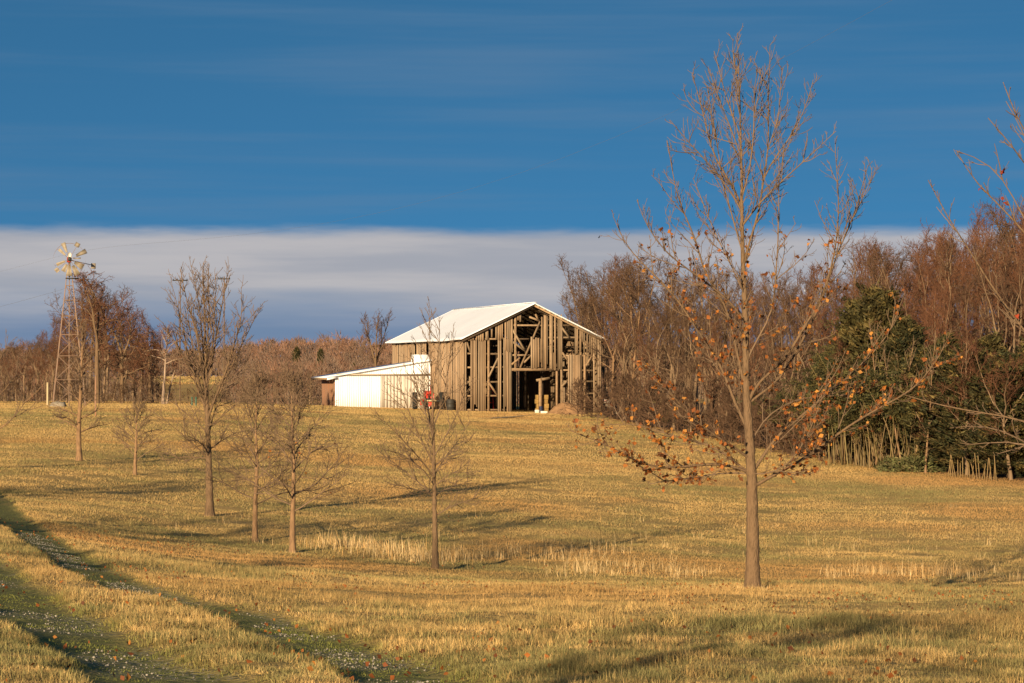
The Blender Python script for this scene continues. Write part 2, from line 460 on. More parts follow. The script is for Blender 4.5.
# door header, posts and rails of the front frame
part_beam('door_header', (X_(372), .11, H_(421)), (X_(625), .11, H_(421)), .22, .14)
for rx, top, bot in ((131, 275, 660), (256, 265, 660), (372, 262, 655), (396, 135, 418), (582, 130, 418), (615, 418, 650), (640, 150, 655), (764, 340, 655), (742, 190, 655), (846, 250, 655)):
    part_beam('post', (X_(rx), .13, H_(bot) - .2), (X_(rx), .13, min(H_(top), roof_h(X_(rx)) - .2)), .17, .15)
for ry, x0, x1 in ((188, 385, 700), (262, 130, 470), (252, 565, 830), (340, 132, 372), (345, 372, 475), (345, 640, 850), (410, 132, 372), (425, 625, 850), (485, 132, 372), (485, 640, 850), (560, 132, 372), (548, 640, 850), (630, 132, 372)):
    a, b = X_(x0), X_(x1); h = H_(ry)
    if h > roof_h(a) - .2: a = next(x for x in np.linspace(a, BW / 2, 200) if h < roof_h(x) - .2)
    part_beam('rail', (a, .2, h + rng.uniform(-.04, .04)), (b, .2, h + rng.uniform(-.04, .04)), .13, .05)
for p, q in (((420, 412), (525, 168)), ((375, 205), (450, 330)), ((378, 275), (448, 325)), ((440, 385), (480, 345)), ((252, 468), (304, 362)), ((252, 485), (300, 555)),
             ((142, 280), (160, 330)), ((640, 200), (680, 252)), ((642, 330), (676, 380)), ((575, 290), (600, 268)), ((800, 350), (770, 400)), ((770, 555), (806, 605)),
             ((745, 500), (765, 540)), ((640, 510), (670, 480)), ((468, 145), (522, 165)), ((500, 130), (515, 160)), ((375, 395), (420, 360))):
    part_beam('brace', (X_(p[0]), .05, H_(p[1])), (X_(q[0]), .05, H_(q[1])), .15, .05)
# left side wall with a few open slots under the eave
sw = MB()
def side_boards(mb, xw, sgn, th=.03, skip=.03):
    y = .02
    while y < BL - .1:
        w = min(rng.uniform(.17, .27), BL - y)
        slot = sgn < 0 and any(a < y < a + .38 for a in (9.4, 11.2, 12.9, 17.9))
        top = BE - .02 if not slot else BE - 1.5 + rng.uniform(-.2, .2)
        if rng.random() >= skip:
            o_ = rng.uniform(-.012, .012); ln = rng.uniform(-.02, .02)
            a, b = y + .01, y + w - .01
            v = [(xw + o_, a, -.4), (xw + o_, b, -.4), (xw + o_, b + ln, top), (xw + o_, a + ln, top)]
            v += [(p[0] + th, p[1], p[2]) for p in v]
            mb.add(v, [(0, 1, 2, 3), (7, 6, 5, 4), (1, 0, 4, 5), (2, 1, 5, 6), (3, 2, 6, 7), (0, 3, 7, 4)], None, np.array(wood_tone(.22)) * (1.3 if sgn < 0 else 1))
        y += w
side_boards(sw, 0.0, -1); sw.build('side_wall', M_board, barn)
sw = MB(); side_boards(sw, BW - .04, 1, skip=.06); sw.build('side_wall', M_board, barn)
rw = MB()
x = 0.1
while x < BW - .15:
    w = rng.uniform(.18, .28)
    if rng.random() > .03:
        rw.box((x, BL - .04, -.4), (x + w - .01, BL - .01, min(roof_h(x), roof_h(x + w - .01)) - .03), wood_tone())
    x += w
rw.build('rear_wall', M_board, barn)
# earth floor inside
fl = MB(); fl.box((.15, .1, -.5), (BW - .15, BL - .1, -.06)); fl.build('earth_floor', M_shaded, barn)  # inside shade is in the floor's dark colour too
# inner posts, loft beams
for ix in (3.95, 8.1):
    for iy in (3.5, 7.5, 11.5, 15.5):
        part_beam('inner_post', (ix, iy, -.2), (ix, iy, roof_h(ix) - .3), .2, .2, M_shaded)
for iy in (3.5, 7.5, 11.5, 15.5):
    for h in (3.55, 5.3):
        part_beam('loft_beam', (.2, iy, h), (BW - .2, iy, h), .18, .12, M_shaded)
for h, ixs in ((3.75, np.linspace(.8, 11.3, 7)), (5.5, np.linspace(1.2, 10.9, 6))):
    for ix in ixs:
        part_beam('tier_pole', (ix, .5, h), (ix, 15.6, h), .1, .1, M_shaded, n=(1, 0, 0))
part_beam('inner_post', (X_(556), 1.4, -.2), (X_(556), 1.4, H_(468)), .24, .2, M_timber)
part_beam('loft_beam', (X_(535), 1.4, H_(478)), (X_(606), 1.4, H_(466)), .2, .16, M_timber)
# roof: two sagging metal slopes
def roof_slope(sgn):
    mb = MB(); nu, nv = 60, 16
    ov, og = .42, .38
    ys = np.linspace(-og, BL + og, nu); ts = np.linspace(0, 1, nv)
    xe = -ov if sgn < 0 else BW + ov
    slope = (BR - BE) / (BW / 2)
    top, bot = [], []
    for t in ts:
        xx = BW / 2 + (xe - BW / 2) * t
        zz = BR + .06 - slope * abs(xx - BW / 2)
        sag = (vnoise(ys, np.full(nu, t * 3 + 9), 4.5, 31) - .5) * .14 - .05 * np.sin(np.pi * (ys + og) / (BL + 2 * og))
        rib = .012 * (np.arange(nu) % 2)
        top.append(np.stack([np.full(nu, xx), ys, zz + sag + rib], -1)); bot.append(np.stack([np.full(nu, xx), ys, zz + sag - .06], -1))
    T = np.array(top).reshape(-1, 3); B = np.array(bot).reshape(-1, 3)
    i = np.arange(nv - 1)[:, None] * nu; j = np.arange(nu - 1)[None]
    q = np.stack([i + j, i + j + 1, i + j + 1 + nu, i + j + nu], -1).reshape(-1, 4)
    n = len(T); E = []
    for k in range(nv - 1):
        E.append((k * nu, (k + 1) * nu, (k + 1) * nu + n, k * nu + n)); E.append((k * nu + nu - 1, (k + 1) * nu + nu - 1, (k + 1) * nu + nu - 1 + n, k * nu + nu - 1 + n))
    for k in range(nu - 1):
        e = (nv - 1) * nu
        E.append((e + k, e + k + 1, e + k + 1 + n, e + k + n))
    mb.add(np.concatenate([T, B]), np.concatenate([q, q[:, ::-1] + n, np.array(E)]))
    o = mb.build('roof', M_whiteroof, barn)
    return o
ra = roof_slope(-1); roof_slope(1)
rc = MB(); rc.box((BW / 2 - .16, -.4, BR + .065), (BW / 2 + .16, BL + .4, BR + .10)); rc.build('ridge_cap', M_whiteroof, ra)
for sgn in (-1, 1):
    for iy in (-.2, .6) + tuple(np.arange(2.4, BL, 1.8)):
        xe = -.35 if sgn < 0 else BW + .35
        sl = (BR - BE) / (BW / 2)
        part_beam('rafter', (BW / 2, iy, BR - .2), (xe, iy, BR - .2 - sl * abs(xe - BW / 2)), .13, .06, M_timber if iy < .0 and sgn > 0 else M_shaded, n=(0, 1, 0))  # right front rafter in the lit tone, shade painted into the others
for k in range(6):      # battens seen under the open gable peak
    t = .06 + k * .085
    for sgn in (1,):
        xx = BW / 2 + sgn * t * BW / 2; zz = BR - .1 - (BR - BE) * t
        part_beam('batten', (xx, -.3, zz), (xx, 6, zz), .09, .04, M_timber, n=(1, 0, 0))

def barn_pt(x, y, z=0.0):
    c, s = math.cos(BARN_RZ), math.sin(BARN_RZ)
    return np.array([BARN_A[0] + c * x - s * y, BARN_A[1] + s * x + c * y, BARN_A[2] + z])

# things in and in front of the barn
def hay_bale(x, y, z, rz, label, first=[None]):
    p = barn_pt(x, y, z)
    if first[0] is None:
        mb = MB(); n = 10
        mb.box((-.5, -.24, 0), (.5, .24, .36)); mb.beam((-.502, -.12, .363), (.502, -.12, .363), .02, .01, (0, 0, 1)); mb.beam((-.502, .12, .363), (.502, .12, .363), .02, .01, (0, 0, 1))
        o = mb.build('hay_bale', M_hay); bv = o.modifiers.new('b', 'BEVEL'); bv.width = .05; bv.segments = 2
        first[0] = o
    else:
        o = first[0].copy(); COL.objects.link(o)
    o.location = p; o.rotation_euler = (0, 0, BARN_RZ + rz); tag(o, label, 'hay bale', 'hay bales stacked inside the barn door')
hx = X_(578)
hay_bale(hx, 2.0, -.06, .1, 'golden hay bale at the bottom of the stack in the barn doorway')
hay_bale(hx + .05, 2.0, .31, -.12, 'second hay bale from the bottom of the stack in the barn doorway')
hay_bale(hx - .04, 2.02, .68, .06, 'third hay bale from the bottom of the stack in the barn doorway')
hay_bale(hx + .0, 2.0, 1.05, -.05, 'topmost hay bale of the stack in the barn doorway')
def block(px, py, d, sx, sy, sz, label, rz=.3):
    p = at(px, py, d); mb = MB(); mb.box((-sx / 2, -sy / 2, 0), (sx / 2, sy / 2, sz))
    mb.box((-sx * .3, -sy / 2 - .004, sz * .25), (-sx * .08, sy / 2 + .004, sz * .8), (.3, .3, .3)); mb.box((sx * .08, -sy / 2 - .004, sz * .25), (sx * .3, sy / 2 + .004, sz * .8), (.3, .3, .3))
    o = mb.build('concrete_block', M_white); o.location = (p[0], p[1], gz(p[0], p[1]) - .02); o.rotation_euler = (0, 0, rz)
    bv = o.modifiers.new('b', 'BEVEL'); bv.width = .015
    tag(o, label, 'block', 'pale blocks at the barn door')
block(537, 412, 197.2, .34, .22, .28, 'pale concrete block left of another at the barn doorway')
block(544, 413, 196.6, .55, .3, .2, 'low wide pale concrete block below the doorway post', .1)
p = at(541, 410, 199.5); mb = MB()
mb.lathe([(0, 0), (.26, 0), (.28, .04), (.28, .28), (.295, .3), (.28, .32), (.28, .58), (.295, .6), (.28, .62), (.28, .86), (.25, .9), (0, .9)], sides=20)
o = mb.build('drum', M_blue, smooth=True); o.scale = (.55, .55, .6); o.location = (p[0], p[1], gz(p[0], p[1]) - .02); tag(o, 'small dark blue drum just inside the barn doorway', 'drum')
# heap of tan soil by the right of the door
c = at(566, 412, 196.0); mb = MB(); n = 44
U, V_ = np.meshgrid(np.linspace(-1, 1, n), np.linspace(-1, 1, n))
hx_, hy_ = c[0] + U * 2.1, c[1] + V_ * 1.5
r2 = np.sqrt(U ** 2 + V_ ** 2)
hh = .95 * smooth01(1.0, .05, r2 + (fbm(hx_, hy_, .9, 4) - .5) * .35) * (1 + (fbm(hx_, hy_, .4, 8) - .5) * .4)
hz = ground_z(hx_, hy_) - .06 + hh
i = np.arange(n - 1)[:, None] * n; j = np.arange(n - 1)[None]
mb.add(np.stack([hx_, hy_, hz], -1), np.stack([i + j, i + j + 1, i + j + 1 + n, i + j + n], -1).reshape(-1, 4))
tag(mb.build('soil_heap', M_dirt, smooth=True), 'low heap of bare tan soil at the right of the barn door', 'soil heap')
# pale strip of worn ground before the door
mb = MB(); n = 30
ps = np.array([gpix(px, py)[:2] for px, py in [(478, 419.5), (495, 418.5), (512, 417.5), (536, 415.5)]])
t = np.linspace(0, 1, n); pc = np.stack([np.interp(t, np.linspace(0, 1, 4), ps[:, k]) for k in (0, 1)], -1)
w = .9 * np.sin(np.pi * np.clip(t, .03, .97))
va = np.concatenate([np.stack([pc[:, 0], pc[:, 1] - w, ground_z(pc[:, 0], pc[:, 1] - w) + .07], -1), np.stack([pc[:, 0], pc[:, 1] + w, ground_z(pc[:, 0], pc[:, 1] + w) + .07], -1)])
mb.add(va, [(k, k + 1, n + k + 1, n + k) for k in range(n - 1)]); o = mb.build('path', M_rubble); o['kind'] = 'structure'
# red and white panel and a fallen log right of the barn
p = at(606, 402, 203.0); mb = MB()
mb.box((-.55, -.03, .0), (.55, .03, .28)); 
pan = thing('scrap_metal', 'small red and white scrap of sheet metal lying in the brush right of the barn', 'scrap metal', (p[0], p[1], p[2] - .05), .2)
mb.build('sheet', M_white, pan)
mb = MB(); mb.box((-.56, -.036, .09), (.1, -.031, .19)); mb.build('red_band', M_redpaint, pan)
a, b = at(607, 405, 200.0), at(618, 413, 196); mb = MB()
tt = np.linspace(0, 1, 9)[:, None]; mb.tube(a + (b - a) * tt + np.array([0, 0, .05]) * np.sin(tt * 5), np.linspace(.14, .1, 9), 9, cap=True)
tag(mb.build('fallen_log', M_rubble, smooth=True), 'pale grey log leaning down through the brush right of the barn', 'log')
# dark drum by the side wall
p = barn_pt(-.55, 2.0); mb = MB()
mb.lathe([(0, 0), (.32, 0), (.34, .03), (.34, .3), (.36, .33), (.34, .36), (.34, .62), (.36, .65), (.34, .68), (.34, .92), (.3, .95), (0, .95)], sides=20)
o = mb.build('drum', M_dark, smooth=True); o.location = (p[0], p[1], gz(p[0], p[1]) - .02); tag(o, 'black drum against the side wall between the red tractor and barn corner', 'drum')
# rusty red frame leaning in the left opening
mb = MB(); ga = thing('gate', 'narrow rusty red metal gate standing inside the left gap of the barn front', 'gate', tuple(barn_pt(X_(282), .75, -.05)), BARN_RZ)
for k, dx in enumerate((-.2, .2)):
    mb = MB(); mb.tube([(dx, 0, 0), (dx, .1, 2.1)], [.045, .045], 8, cap=True); mb.build('upright', M_redpaint, ga)
for h in (.3, .85, 1.4, 1.95):
    mb = MB(); mb.tube([(-.2, h * .048, h), (.2, h * .048, h)], [.03, .03], 8); mb.build('crossbar', M_redpaint, ga)

# ------------------------------------------------------------------ white lean-to shed
SY = 8.9                                    # how far back along the barn's side wall its front stands
shed = thing('metal_shed', 'white metal lean-to shed with a dull sliding door joined to the barn side', 'shed', tuple(barn_pt(0, SY)), BARN_RZ)
SXL, SXO = -8.45, -9.35                     # left edge of the metal front; tip of the roof
SZ = .27                                    # the ground is a little higher here
def shed_roof_h(x): return 4.05 + SZ - (0 - x) * .158
mb = MB()
xs = np.arange(SXL, -.02, .16)
for k in range(len(xs)):                    # ribbed sheets
    a = xs[k]; b = min(a + .16, -.02); rb = .0025 if k % 3 == 0 else 0
    mb.box((a, -rb, -.2), (b, .05, shed_roof_h(a) - .03))
mb.box((-1.75, -.05, 2.6), (-.02, -.022, 4.75 + SZ - .2))
mb.build('front_wall', M_whitewall, shed)
mb = MB(); y_ = .06
while y_ < 4.1:
    w = rng.uniform(.16, .26); k = rng.uniform(.6, 1.3)
    mb.box((SXL, y_, -.2), (SXL + .04, y_ + w - .012, shed_roof_h(SXL) - .05 - (.5 if rng.random() < .12 else 0)), (k, k, k)); y_ += w
mb.build('side_wall', M_rust, shed)
mb = MB(); nx = 40
xs = np.linspace(SXO, -.03, nx)
for k in range(nx - 1):
    a, b = xs[k], xs[k + 1]; rb = .02 * (k % 2)
    v = [(a, -.35, shed_roof_h(a)), (b, -.35, shed_roof_h(b)), (b, 4.3, shed_roof_h(b)), (a, 4.3, shed_roof_h(a))]
    v += [(p[0], p[1], p[2] + .07) for p in v]
    mb.add(v, [(3, 2, 1, 0), (4, 5, 6, 7), (0, 1, 5, 4), (2, 3, 7, 6)] + ([(0, 4, 7, 3)] if k == 0 else []))
rf = mb.build('roof', M_whiteroof, shed)
mb = MB(); mb.box((SXO, -.38, shed_roof_h(SXO) - .16), (SXO + .06, 4.3, shed_roof_h(SXO) - .003)); mb.build('fascia', M_timber, rf)
mb = MB(); mb.beam((SXO + .05, -.3, shed_roof_h(SXO + .05) - .12), (SXL, -.3, shed_roof_h(SXL) - .12), .16, .1); mb.build('fascia', M_whiteroof, rf)
door = MB()
dx0, dx1 = -4.45, -.25
xs = np.arange(dx0, dx1, .3)
for k, a in enumerate(xs):
    door.box((a + .001, -.13 + .002 * (k % 2), .08), (min(a + .3, dx1) - .001, -.09, 2.95 + SZ * .2))
dr = door.build('sliding_door', M_tandoor, shed)
for dx in (-4.43, -2.4, -.3):
    mb = MB(); mb.box((dx - .06, -.16, .08), (dx + .06, -.131, 2.98)); mb.build('stile', M_tandoor, dr)
mb = MB(); mb.box((SXL + .1, -.2, 3.04), (-.1, -.06, 3.18)); mb.build('door_track', M_trim, shed)
mb = MB(); mb.box((-.16, -.09, -.2), (-.04, -.055, 4.5)); mb.build('corner_trim', M_whiteroof, shed)
# ------------------------------------------------------------------ tractor, seen from behind
tp = at(429.5, 413, 200.5)
tractor = thing('tractor', 'old red tractor with big black rear tyres parked by the shed door', 'tractor', (tp[0], tp[1], gz(tp[0], tp[1]) - .03), R(4))
def wheel(x, y, r, w, name='wheel'):
    mb = MB(); rr = r * .62
    mb.lathe([(rr, -w / 2), (r * .93, -w / 2), (r, -w * .36), (r, w * .36), (r * .93, w / 2), (rr, w / 2), (rr, -w / 2)], 'x', 32)
    for k in range(26):
        a = k * 2 * math.pi / 26
        M = Matrix.Rotation(a, 4, 'X')
        mb.box((-w * .44, -.03, r - .01), (w * .44, .03, r + .03), M=np.array(M))
    o = mb.build(name, M_tyre, tractor); o.location = (x, y, r + .02)
    mb = MB(); mb.lathe([(0, -w * .2), (rr * .4, -w * .2), (rr * .45, -w * .1), (rr * .9, -w * .1), (rr, -w * .42), (rr, w * .42), (rr * .9, w * .1), (rr * .45, w * .1), (rr * .4, w * .2), (0, w * .2)], 'x', 24)
    mb.build('rim', M_rim, o); return o
wheel(-1.22, 0, .72, .40); wheel(1.0, 0, .72, .40)
wheel(-.25, 2.3, .36, .17); wheel(.2, 2.3, .36, .17)
mb = MB(); mb.tube([(-1.2, 0, .74), (1.0, 0, .74)], [.09, .09], 10); mb.box((-.3, -.25, .5), (.3, .7, .98)); mb.build('axle', M_dark, tractor)
mb = MB(); mb.prism([(-.32, .95), (.32, .95), (.36, 1.35), (.26, 1.58), (-.26, 1.58), (-.36, 1.35)], -.15, 2.4); o = mb.build('hood', M_redpaint, tractor); bv = o.modifiers.new('b', 'BEVEL'); bv.width = .05; bv.segments = 2
mb = MB(); mb.box((-.34, 2.41, .7), (.34, 2.55, 1.5)); mb.build('grille', M_redpaint, tractor)
mb = MB(); mb.box((-.15, 1.0, .45), (.15, 2.4, .94)); mb.build('engine', M_dark, tractor)
mb = MB(); mb.lathe([(0, 0), (.2, .02), (.25, .1), (.27, .2)], sides=16); o = mb.build('seat', M_redpaint, tractor, True); o.location = (-.05, -.35, 1.28)
mb = MB(); mb.tube([(-.05, -.35, .9), (-.05, -.35, 1.29)], [.04, .04], 8); mb.build('seat_post', M_dark, tractor)
sw_ = MB(); a = np.linspace(0, 2 * math.pi, 25); sw_.tube(np.stack([np.cos(a) * .2 - .05, -.02 + np.sin(a) * .06, 1.78 + np.sin(a) * .17], -1), np.full(25, .018), 6); o = sw_.build('steering_wheel', M_dark, tractor)
mb = MB(); mb.tube([(.12, 1.5, 1.55), (.12, 1.5, 2.05)], [.035, .035], 8, cap=True); mb.build('exhaust_pipe', M_redpaint, tractor)
mb = MB(); mb.box((-.42, -.62, .72), (.55, -.54, .84)); mb.build('drawbar', M_rim, tractor)
mb = MB(); mb.box((-.78, -.3, .42), (-.5, .05, .95)); mb.build('toolbox', M_redpaint, tractor)
mb = MB(); mb.box((-.1, -.45, .3), (.22, -.3, .7)); mb.build('hitch', M_redpaint, tractor)

# ------------------------------------------------------------------ windmill
WD = 165.0
wb = at(69, 404.5, WD); wmz = gz(wb[0], wb[1])
ppm = F / WD
wm = thing('windmill', 'old lattice tower farm windmill with broken blades standing on the crest', 'windmill', (wb[0], wb[1], wmz), R(12))
TH = (404.5 - 272) / ppm; hw0, hw1 = 1.12, .17
legs = []
for sx, sy in ((-1, -1), (1, -1), (1, 1), (-1, 1)):
    mb = MB(); mb.tube([(sx * hw0, sy * hw0, -.2), (sx * hw1, sy * hw1, TH)], [.034, .028], 6); mb.build('leg', M_galv, wm)
lv = [.0, .2, .38, .54, .68, .80, .91]
for k, t in enumerate(lv):
    h = hw0 + (hw1 - hw0) * t; z = TH * t
    if k:
        mb = MB(); pts = [(-h, -h, z), (h, -h, z), (h, h, z), (-h, h, z)]
        for a in range(4): mb.tube([pts[a], pts[(a + 1) % 4]], [.02, .02], 5)
        mb.build('girt', M_galv, wm)
    if k + 1 < len(lv):
        h2 = hw0 + (hw1 - hw0) * lv[k + 1]; z2 = TH * lv[k + 1]
        c0 = [(-h, -h, z), (h, -h, z), (h, h, z), (-h, h, z)]; c1 = [(-h2, -h2, z2), (h2, -h2, z2), (h2, h2, z2), (-h2, h2, z2)]
        mb = MB()
        for a in range(4):
            mb.tube([c0[a], c1[(a + 1) % 4]], [.014, .014], 4); mb.tube([c0[(a + 1) % 4], c1[a]], [.014, .014], 4)
        mb.build('cross_brace', M_galv, wm)
mb = MB(); mb.box((-.25, -.3, TH - .35), (.62, .3, TH - .28)); mb.build('platform', M_dark, wm)
mb = MB(); mb.tube([(0, 0, 0), (0, 0, TH + .6)], [.035, .035], 6); mb.build('pump_rod', M_galv, wm)
HZ = (404.5 - 257.5) / ppm
mb = MB(); mb.tube([(0, .1, TH - .2), (0, .1, HZ + .1)], [.07, .07], 8); mb.build('mast', M_galv, wm)
mb = MB(); mb.box((-.16, -.25, HZ - .2), (.12, .35, HZ + .12)); gb = mb.build('gearbox', M_redpaint, wm)
mb = MB(); mb.prism([(-.18, HZ + .12), (.14, HZ + .12), (.10, HZ + .42), (-.06, HZ + .46)], -.28, .3); mb.build('hood', M_white, gb)
mb = MB(); mb.lathe([(0, -.36), (.12, -.36), (.15, -.3), (.15, -.25), (0, -.25)], 'y', 14, M=np.array(Matrix.Translation((0, 0, HZ)))); rot = mb.build('hub', M_dark, wm)
RB = 1.08
def blade(ang, r0, r1, w0, w1, twist=.5):
    mb = MB(); a = R(ang); e = np.array([math.cos(a), 0, math.sin(a)]); n = np.array([-math.sin(a), 0, math.cos(a)]); yv = np.array([0, 1.0, 0])
    tw = n * math.cos(twist) + yv * math.sin(twist)
    c = np.array([0, -.32, HZ]); v = []
    for r_, w_ in ((r0, w0), ((r0 + r1) / 2, (w0 + w1) / 2), (r1, w1)):
        for s_ in (-1, 0, 1):
            v.append(c + e * r_ + tw * s_ * w_ / 2 + np.cross(e, tw) * (.04 if s_ == 0 else 0))
    v = np.array(v); off = np.cross(e, tw) * .012
    q = [(0, 1, 4, 3), (1, 2, 5, 4), (3, 4, 7, 6), (4, 5, 8, 7)]
    rim_ = [(0, 3, 12, 9), (3, 6, 15, 12), (2, 5, 14, 11), (5, 8, 17, 14), (0, 1, 10, 9), (1, 2, 11, 10), (6, 7, 16, 15), (7, 8, 17, 16)]
    mb.add(np.concatenate([v, v + off]), q + [(b_[3] + 9, b_[2] + 9, b_[1] + 9, b_[0] + 9) for b_ in q] + rim_)
    mb.build('blade', M_blade, wm)
for ang, r0, r1, w0, w1, tw in ((112, .5, 1.18, .14, .34, .3), (137, .4, .98, .16, .26, .7), (205, .35, .95, .16, .28, .6), (243, .4, .95, .18, .34, .3), (268, .45, 1.15, .2, .42, .2), (297, .5, 1.2, .2, .42, .25), (328, .4, 1.05, .2, .44, .3), (27, .5, 1.25, .18, .36, .1), (5, .25, .75, .2, .4, 1.3), (62, .95, 1.25, .32, .34, .2), (222, 1.0, 1.27, .3, .32, .4)):
    blade(ang, r0, r1, w0, w1, tw)
mb = MB(); a = np.linspace(R(-40), R(235), 40); mb.tube(np.stack([np.cos(a) * RB, np.full(40, -.3), HZ + np.sin(a) * RB], -1), np.full(40, .014), 4); mb.build('rim', M_galv, wm)
for ang in (20, 62, 110, 140, 205, 222, 268, 300, 340):
    mb = MB(); mb.tube([(0, -.3, HZ), (math.cos(R(ang)) * RB, -.3, HZ + math.sin(R(ang)) * RB)], [.012, .012], 4); mb.build('spoke', M_galv, wm)
mb = MB(); mb.tube([(.1, .3, HZ - .05), (1.55, 1.2, HZ - .32)], [.03, .025], 6); mb.build('tail_boom', M_galv, wm)
mb = MB(); mb.box((1.5, 1.16, HZ - .58), (1.82, 1.2, HZ - .2)); mb.build('tail_vane', M_blade, wm)

# ------------------------------------------------------------------ small posts and wires near the crest
def simple_post(name, label, cat, px, ptop, pbot, d, r, m, sides=8, cap=None):
    a, b = at(px, pbot, d), at(px, ptop, d); z0 = gz(a[0], a[1]); L = b[2] - z0
    t_ = thing(name, label, cat, (a[0], a[1], z0))
    mb = MB(); mb.tube([(0, 0, -.2), (0, 0, L * .5), (0, 0, L)], [r, r * .98, r * .95], sides, cap=True); mb.build('shaft', m, t_)
    mb = MB(); mb.lathe([(0, L + .05), (r * .8, L + .045), (r * 1.25, L + .004), (r * 1.25, L - .03), (r, L - .03)], sides=sides); mb.build('cap', cap or m, t_)
    return t_
simple_post('post', 'short white post in the brush left of the windmill foot', 'post', 47.5, 383, 404, 168, .075, M_rim)
simple_post('pole', 'thin purplish metal pole standing right of the windmill', 'pole', 95.5, 376, 414, 140, .045, M_rust)
simple_post('post', 'left one of two low green metal posts on the crest by the pale trunk', 'post', 192, 397.5, 405, 168, .06, M_green)
simple_post('post', 'right one of two low green metal posts on the crest by the pale trunk', 'post', 196, 397.5, 405, 168, .06, M_green)
p = at(58, 404, 163); mb = MB(); rs = np.random.default_rng(4)
mb.lathe([(0, 0), (.35, .02), (.42, .15), (.33, .3), (.15, .38), (0, .4)], sides=9)
mb.v[-1] = mb.v[-1] * np.array([1.4, .8, 1]) + rs.normal(0, .03, mb.v[-1].shape).astype(np.float32)
o = mb.build('boulder', M_rubble); o.location = (p[0], p[1], gz(p[0], p[1]) - .05); tag(o, 'pale boulder on the grass at the windmill foot', 'boulder')
def utility_pole(px, py, d, w, label):
    g = at(px, 405, d); z0 = gz(g[0], g[1]); top = at(px, py, d)[2] - z0
    t_ = thing('utility_pole', label, 'utility pole', (g[0], g[1], z0), group='utility poles far behind the field')
    mb = MB(); mb.tube([(0, 0, -.3), (0, 0, top + .25)], [.09, .06], 8, cap=True); mb.build('shaft', M_bark, t_)
    mb = MB(); mb.box((-w / 2, -.17, top - .12), (w / 2, -.11, top + .02)); ca = mb.build('crossarm', M_dark, t_)
    for xx in (-.45, -.2, .2, .45):
        mb = MB(); mb.lathe([(0, top + .02), (.05, top + .02), (.06, top + .1), (.03, top + .16), (0, top + .16)], sides=8, M=np.array(Matrix.Translation((xx * w, -.14, 0)))); mb.build('insulator', M_dark, ca)
    return np.array([g[0], g[1], z0 + top])
u1 = utility_pole(180, 280, 300, 1.9, 'utility pole with a short crossarm behind the left side of the tall vase tree')
u2 = utility_pole(224, 278.5, 300, 1.5, 'utility pole with a short crossarm behind the right side of the tall vase tree')
def wire(pts, label, r=.012):
    pts = [at(*p) for p in pts]; P = np.array(pts)
    t = np.linspace(0, 1, len(P)); q = np.linspace(0, 1, 40)
    Q = np.stack([np.interp(q, t, P[:, k]) for k in range(3)], -1)
    for _ in range(30): Q[1:-1] = .25 * Q[:-2] + .5 * Q[1:-1] + .25 * Q[2:]
    mb = MB(); mb.tube(Q, np.full(40, r), 5); tag(mb.build('overhead_wire', M_wire, None), label, 'wire')
wire([(-260, 340, 190), (-60, 285, 172), (30, 265.5, 163), (59, 256, 160), (88, 246, 157), (130, 243, 153), (210, 242, 145), (340, 228.5, 132), (520, 200, 118), (760, 90, 105), (1000, -60, 92)], 'thin overhead wire passing behind the windmill wheel and climbing to the right', .0035)
wire([(-260, 375, 200), (-60, 322, 180), (0, 307, 172), (57, 291, 165.5), (67, 288, 165)], 'thin overhead wire running down to the left from the windmill tower', .006)

# ------------------------------------------------------------------ trees
def rot_about(v, axis, a):
    return v * math.cos(a) + np.cross(axis, v) * math.sin(a) + axis * (axis @ v) * (1 - math.cos(a))
def unit(v): return v / (np.linalg.norm(v) + 1e-9)
def walk(rg, p, d, L, n, wig, up):
    pts = [p]; d = unit(np.asarray(d, float)); s = L / n
    N = rg.normal(0, wig, (n, 3))
    for k in range(n):
        d = d + N[k]; d[2] += up; d = d / math.sqrt(d @ d)
        p = p + d * s; pts.append(p)
    return np.array(pts)
def side_dir(rg, t, lo, hi):
    t = unit(t)
    h = np.array([0, 0, 1.0]) if abs(t[2]) < .9 else np.array([1.0, 0, 0])
    n = unit(np.cross(t, h)); n = rot_about(n, t, rg.uniform(0, 2 * math.pi))
    a = rg.uniform(lo, hi)
    return t * math.cos(a) + n * math.sin(a)
def add_twigs(rg, mb, pts, spacing, L, r, up=.10, wig=.10, start=.2, sub=2, lo=.5, hi=.95, col=(1, 1, 1), tips=None, rmin=.0025, sides=3):
    seg = np.linalg.norm(np.diff(pts, axis=0), axis=1); s = np.concatenate([[0], np.cumsum(seg)]); T = s[-1]
    q = T * start
    while q < T:
        k = min(np.searchsorted(s, q) - 1, len(seg) - 1); k = max(k, 0)
        f = (q - s[k]) / max(seg[k], 1e-6); p = pts[k] + (pts[k + 1] - pts[k]) * f
        d = side_dir(rg, pts[k + 1] - pts[k], lo, hi)
        l = L * rg.uniform(.4, 1.15) * (1.0 - .45 * q / T)
        tw = walk(rg, p, d, l, 5, wig, up)
        mb.tube(tw, np.linspace(r * .85, rmin, 6), sides, col)
        if tips is not None: tips.append(tw[rg.integers(1, 6)])
        for _ in range(sub):
            m = rg.integers(1, 5)
            t2 = walk(rg, tw[m], side_dir(rg, tw[m + 1] - tw[m], .4, 1.0), l * rg.uniform(.25, .55), 3, wig, up)
            mb.tube(t2, np.linspace(r * .6, rmin, 4), sides, col)
            if tips is not None: tips.append(t2[-1])
        q += spacing * rg.uniform(.6, 1.4)

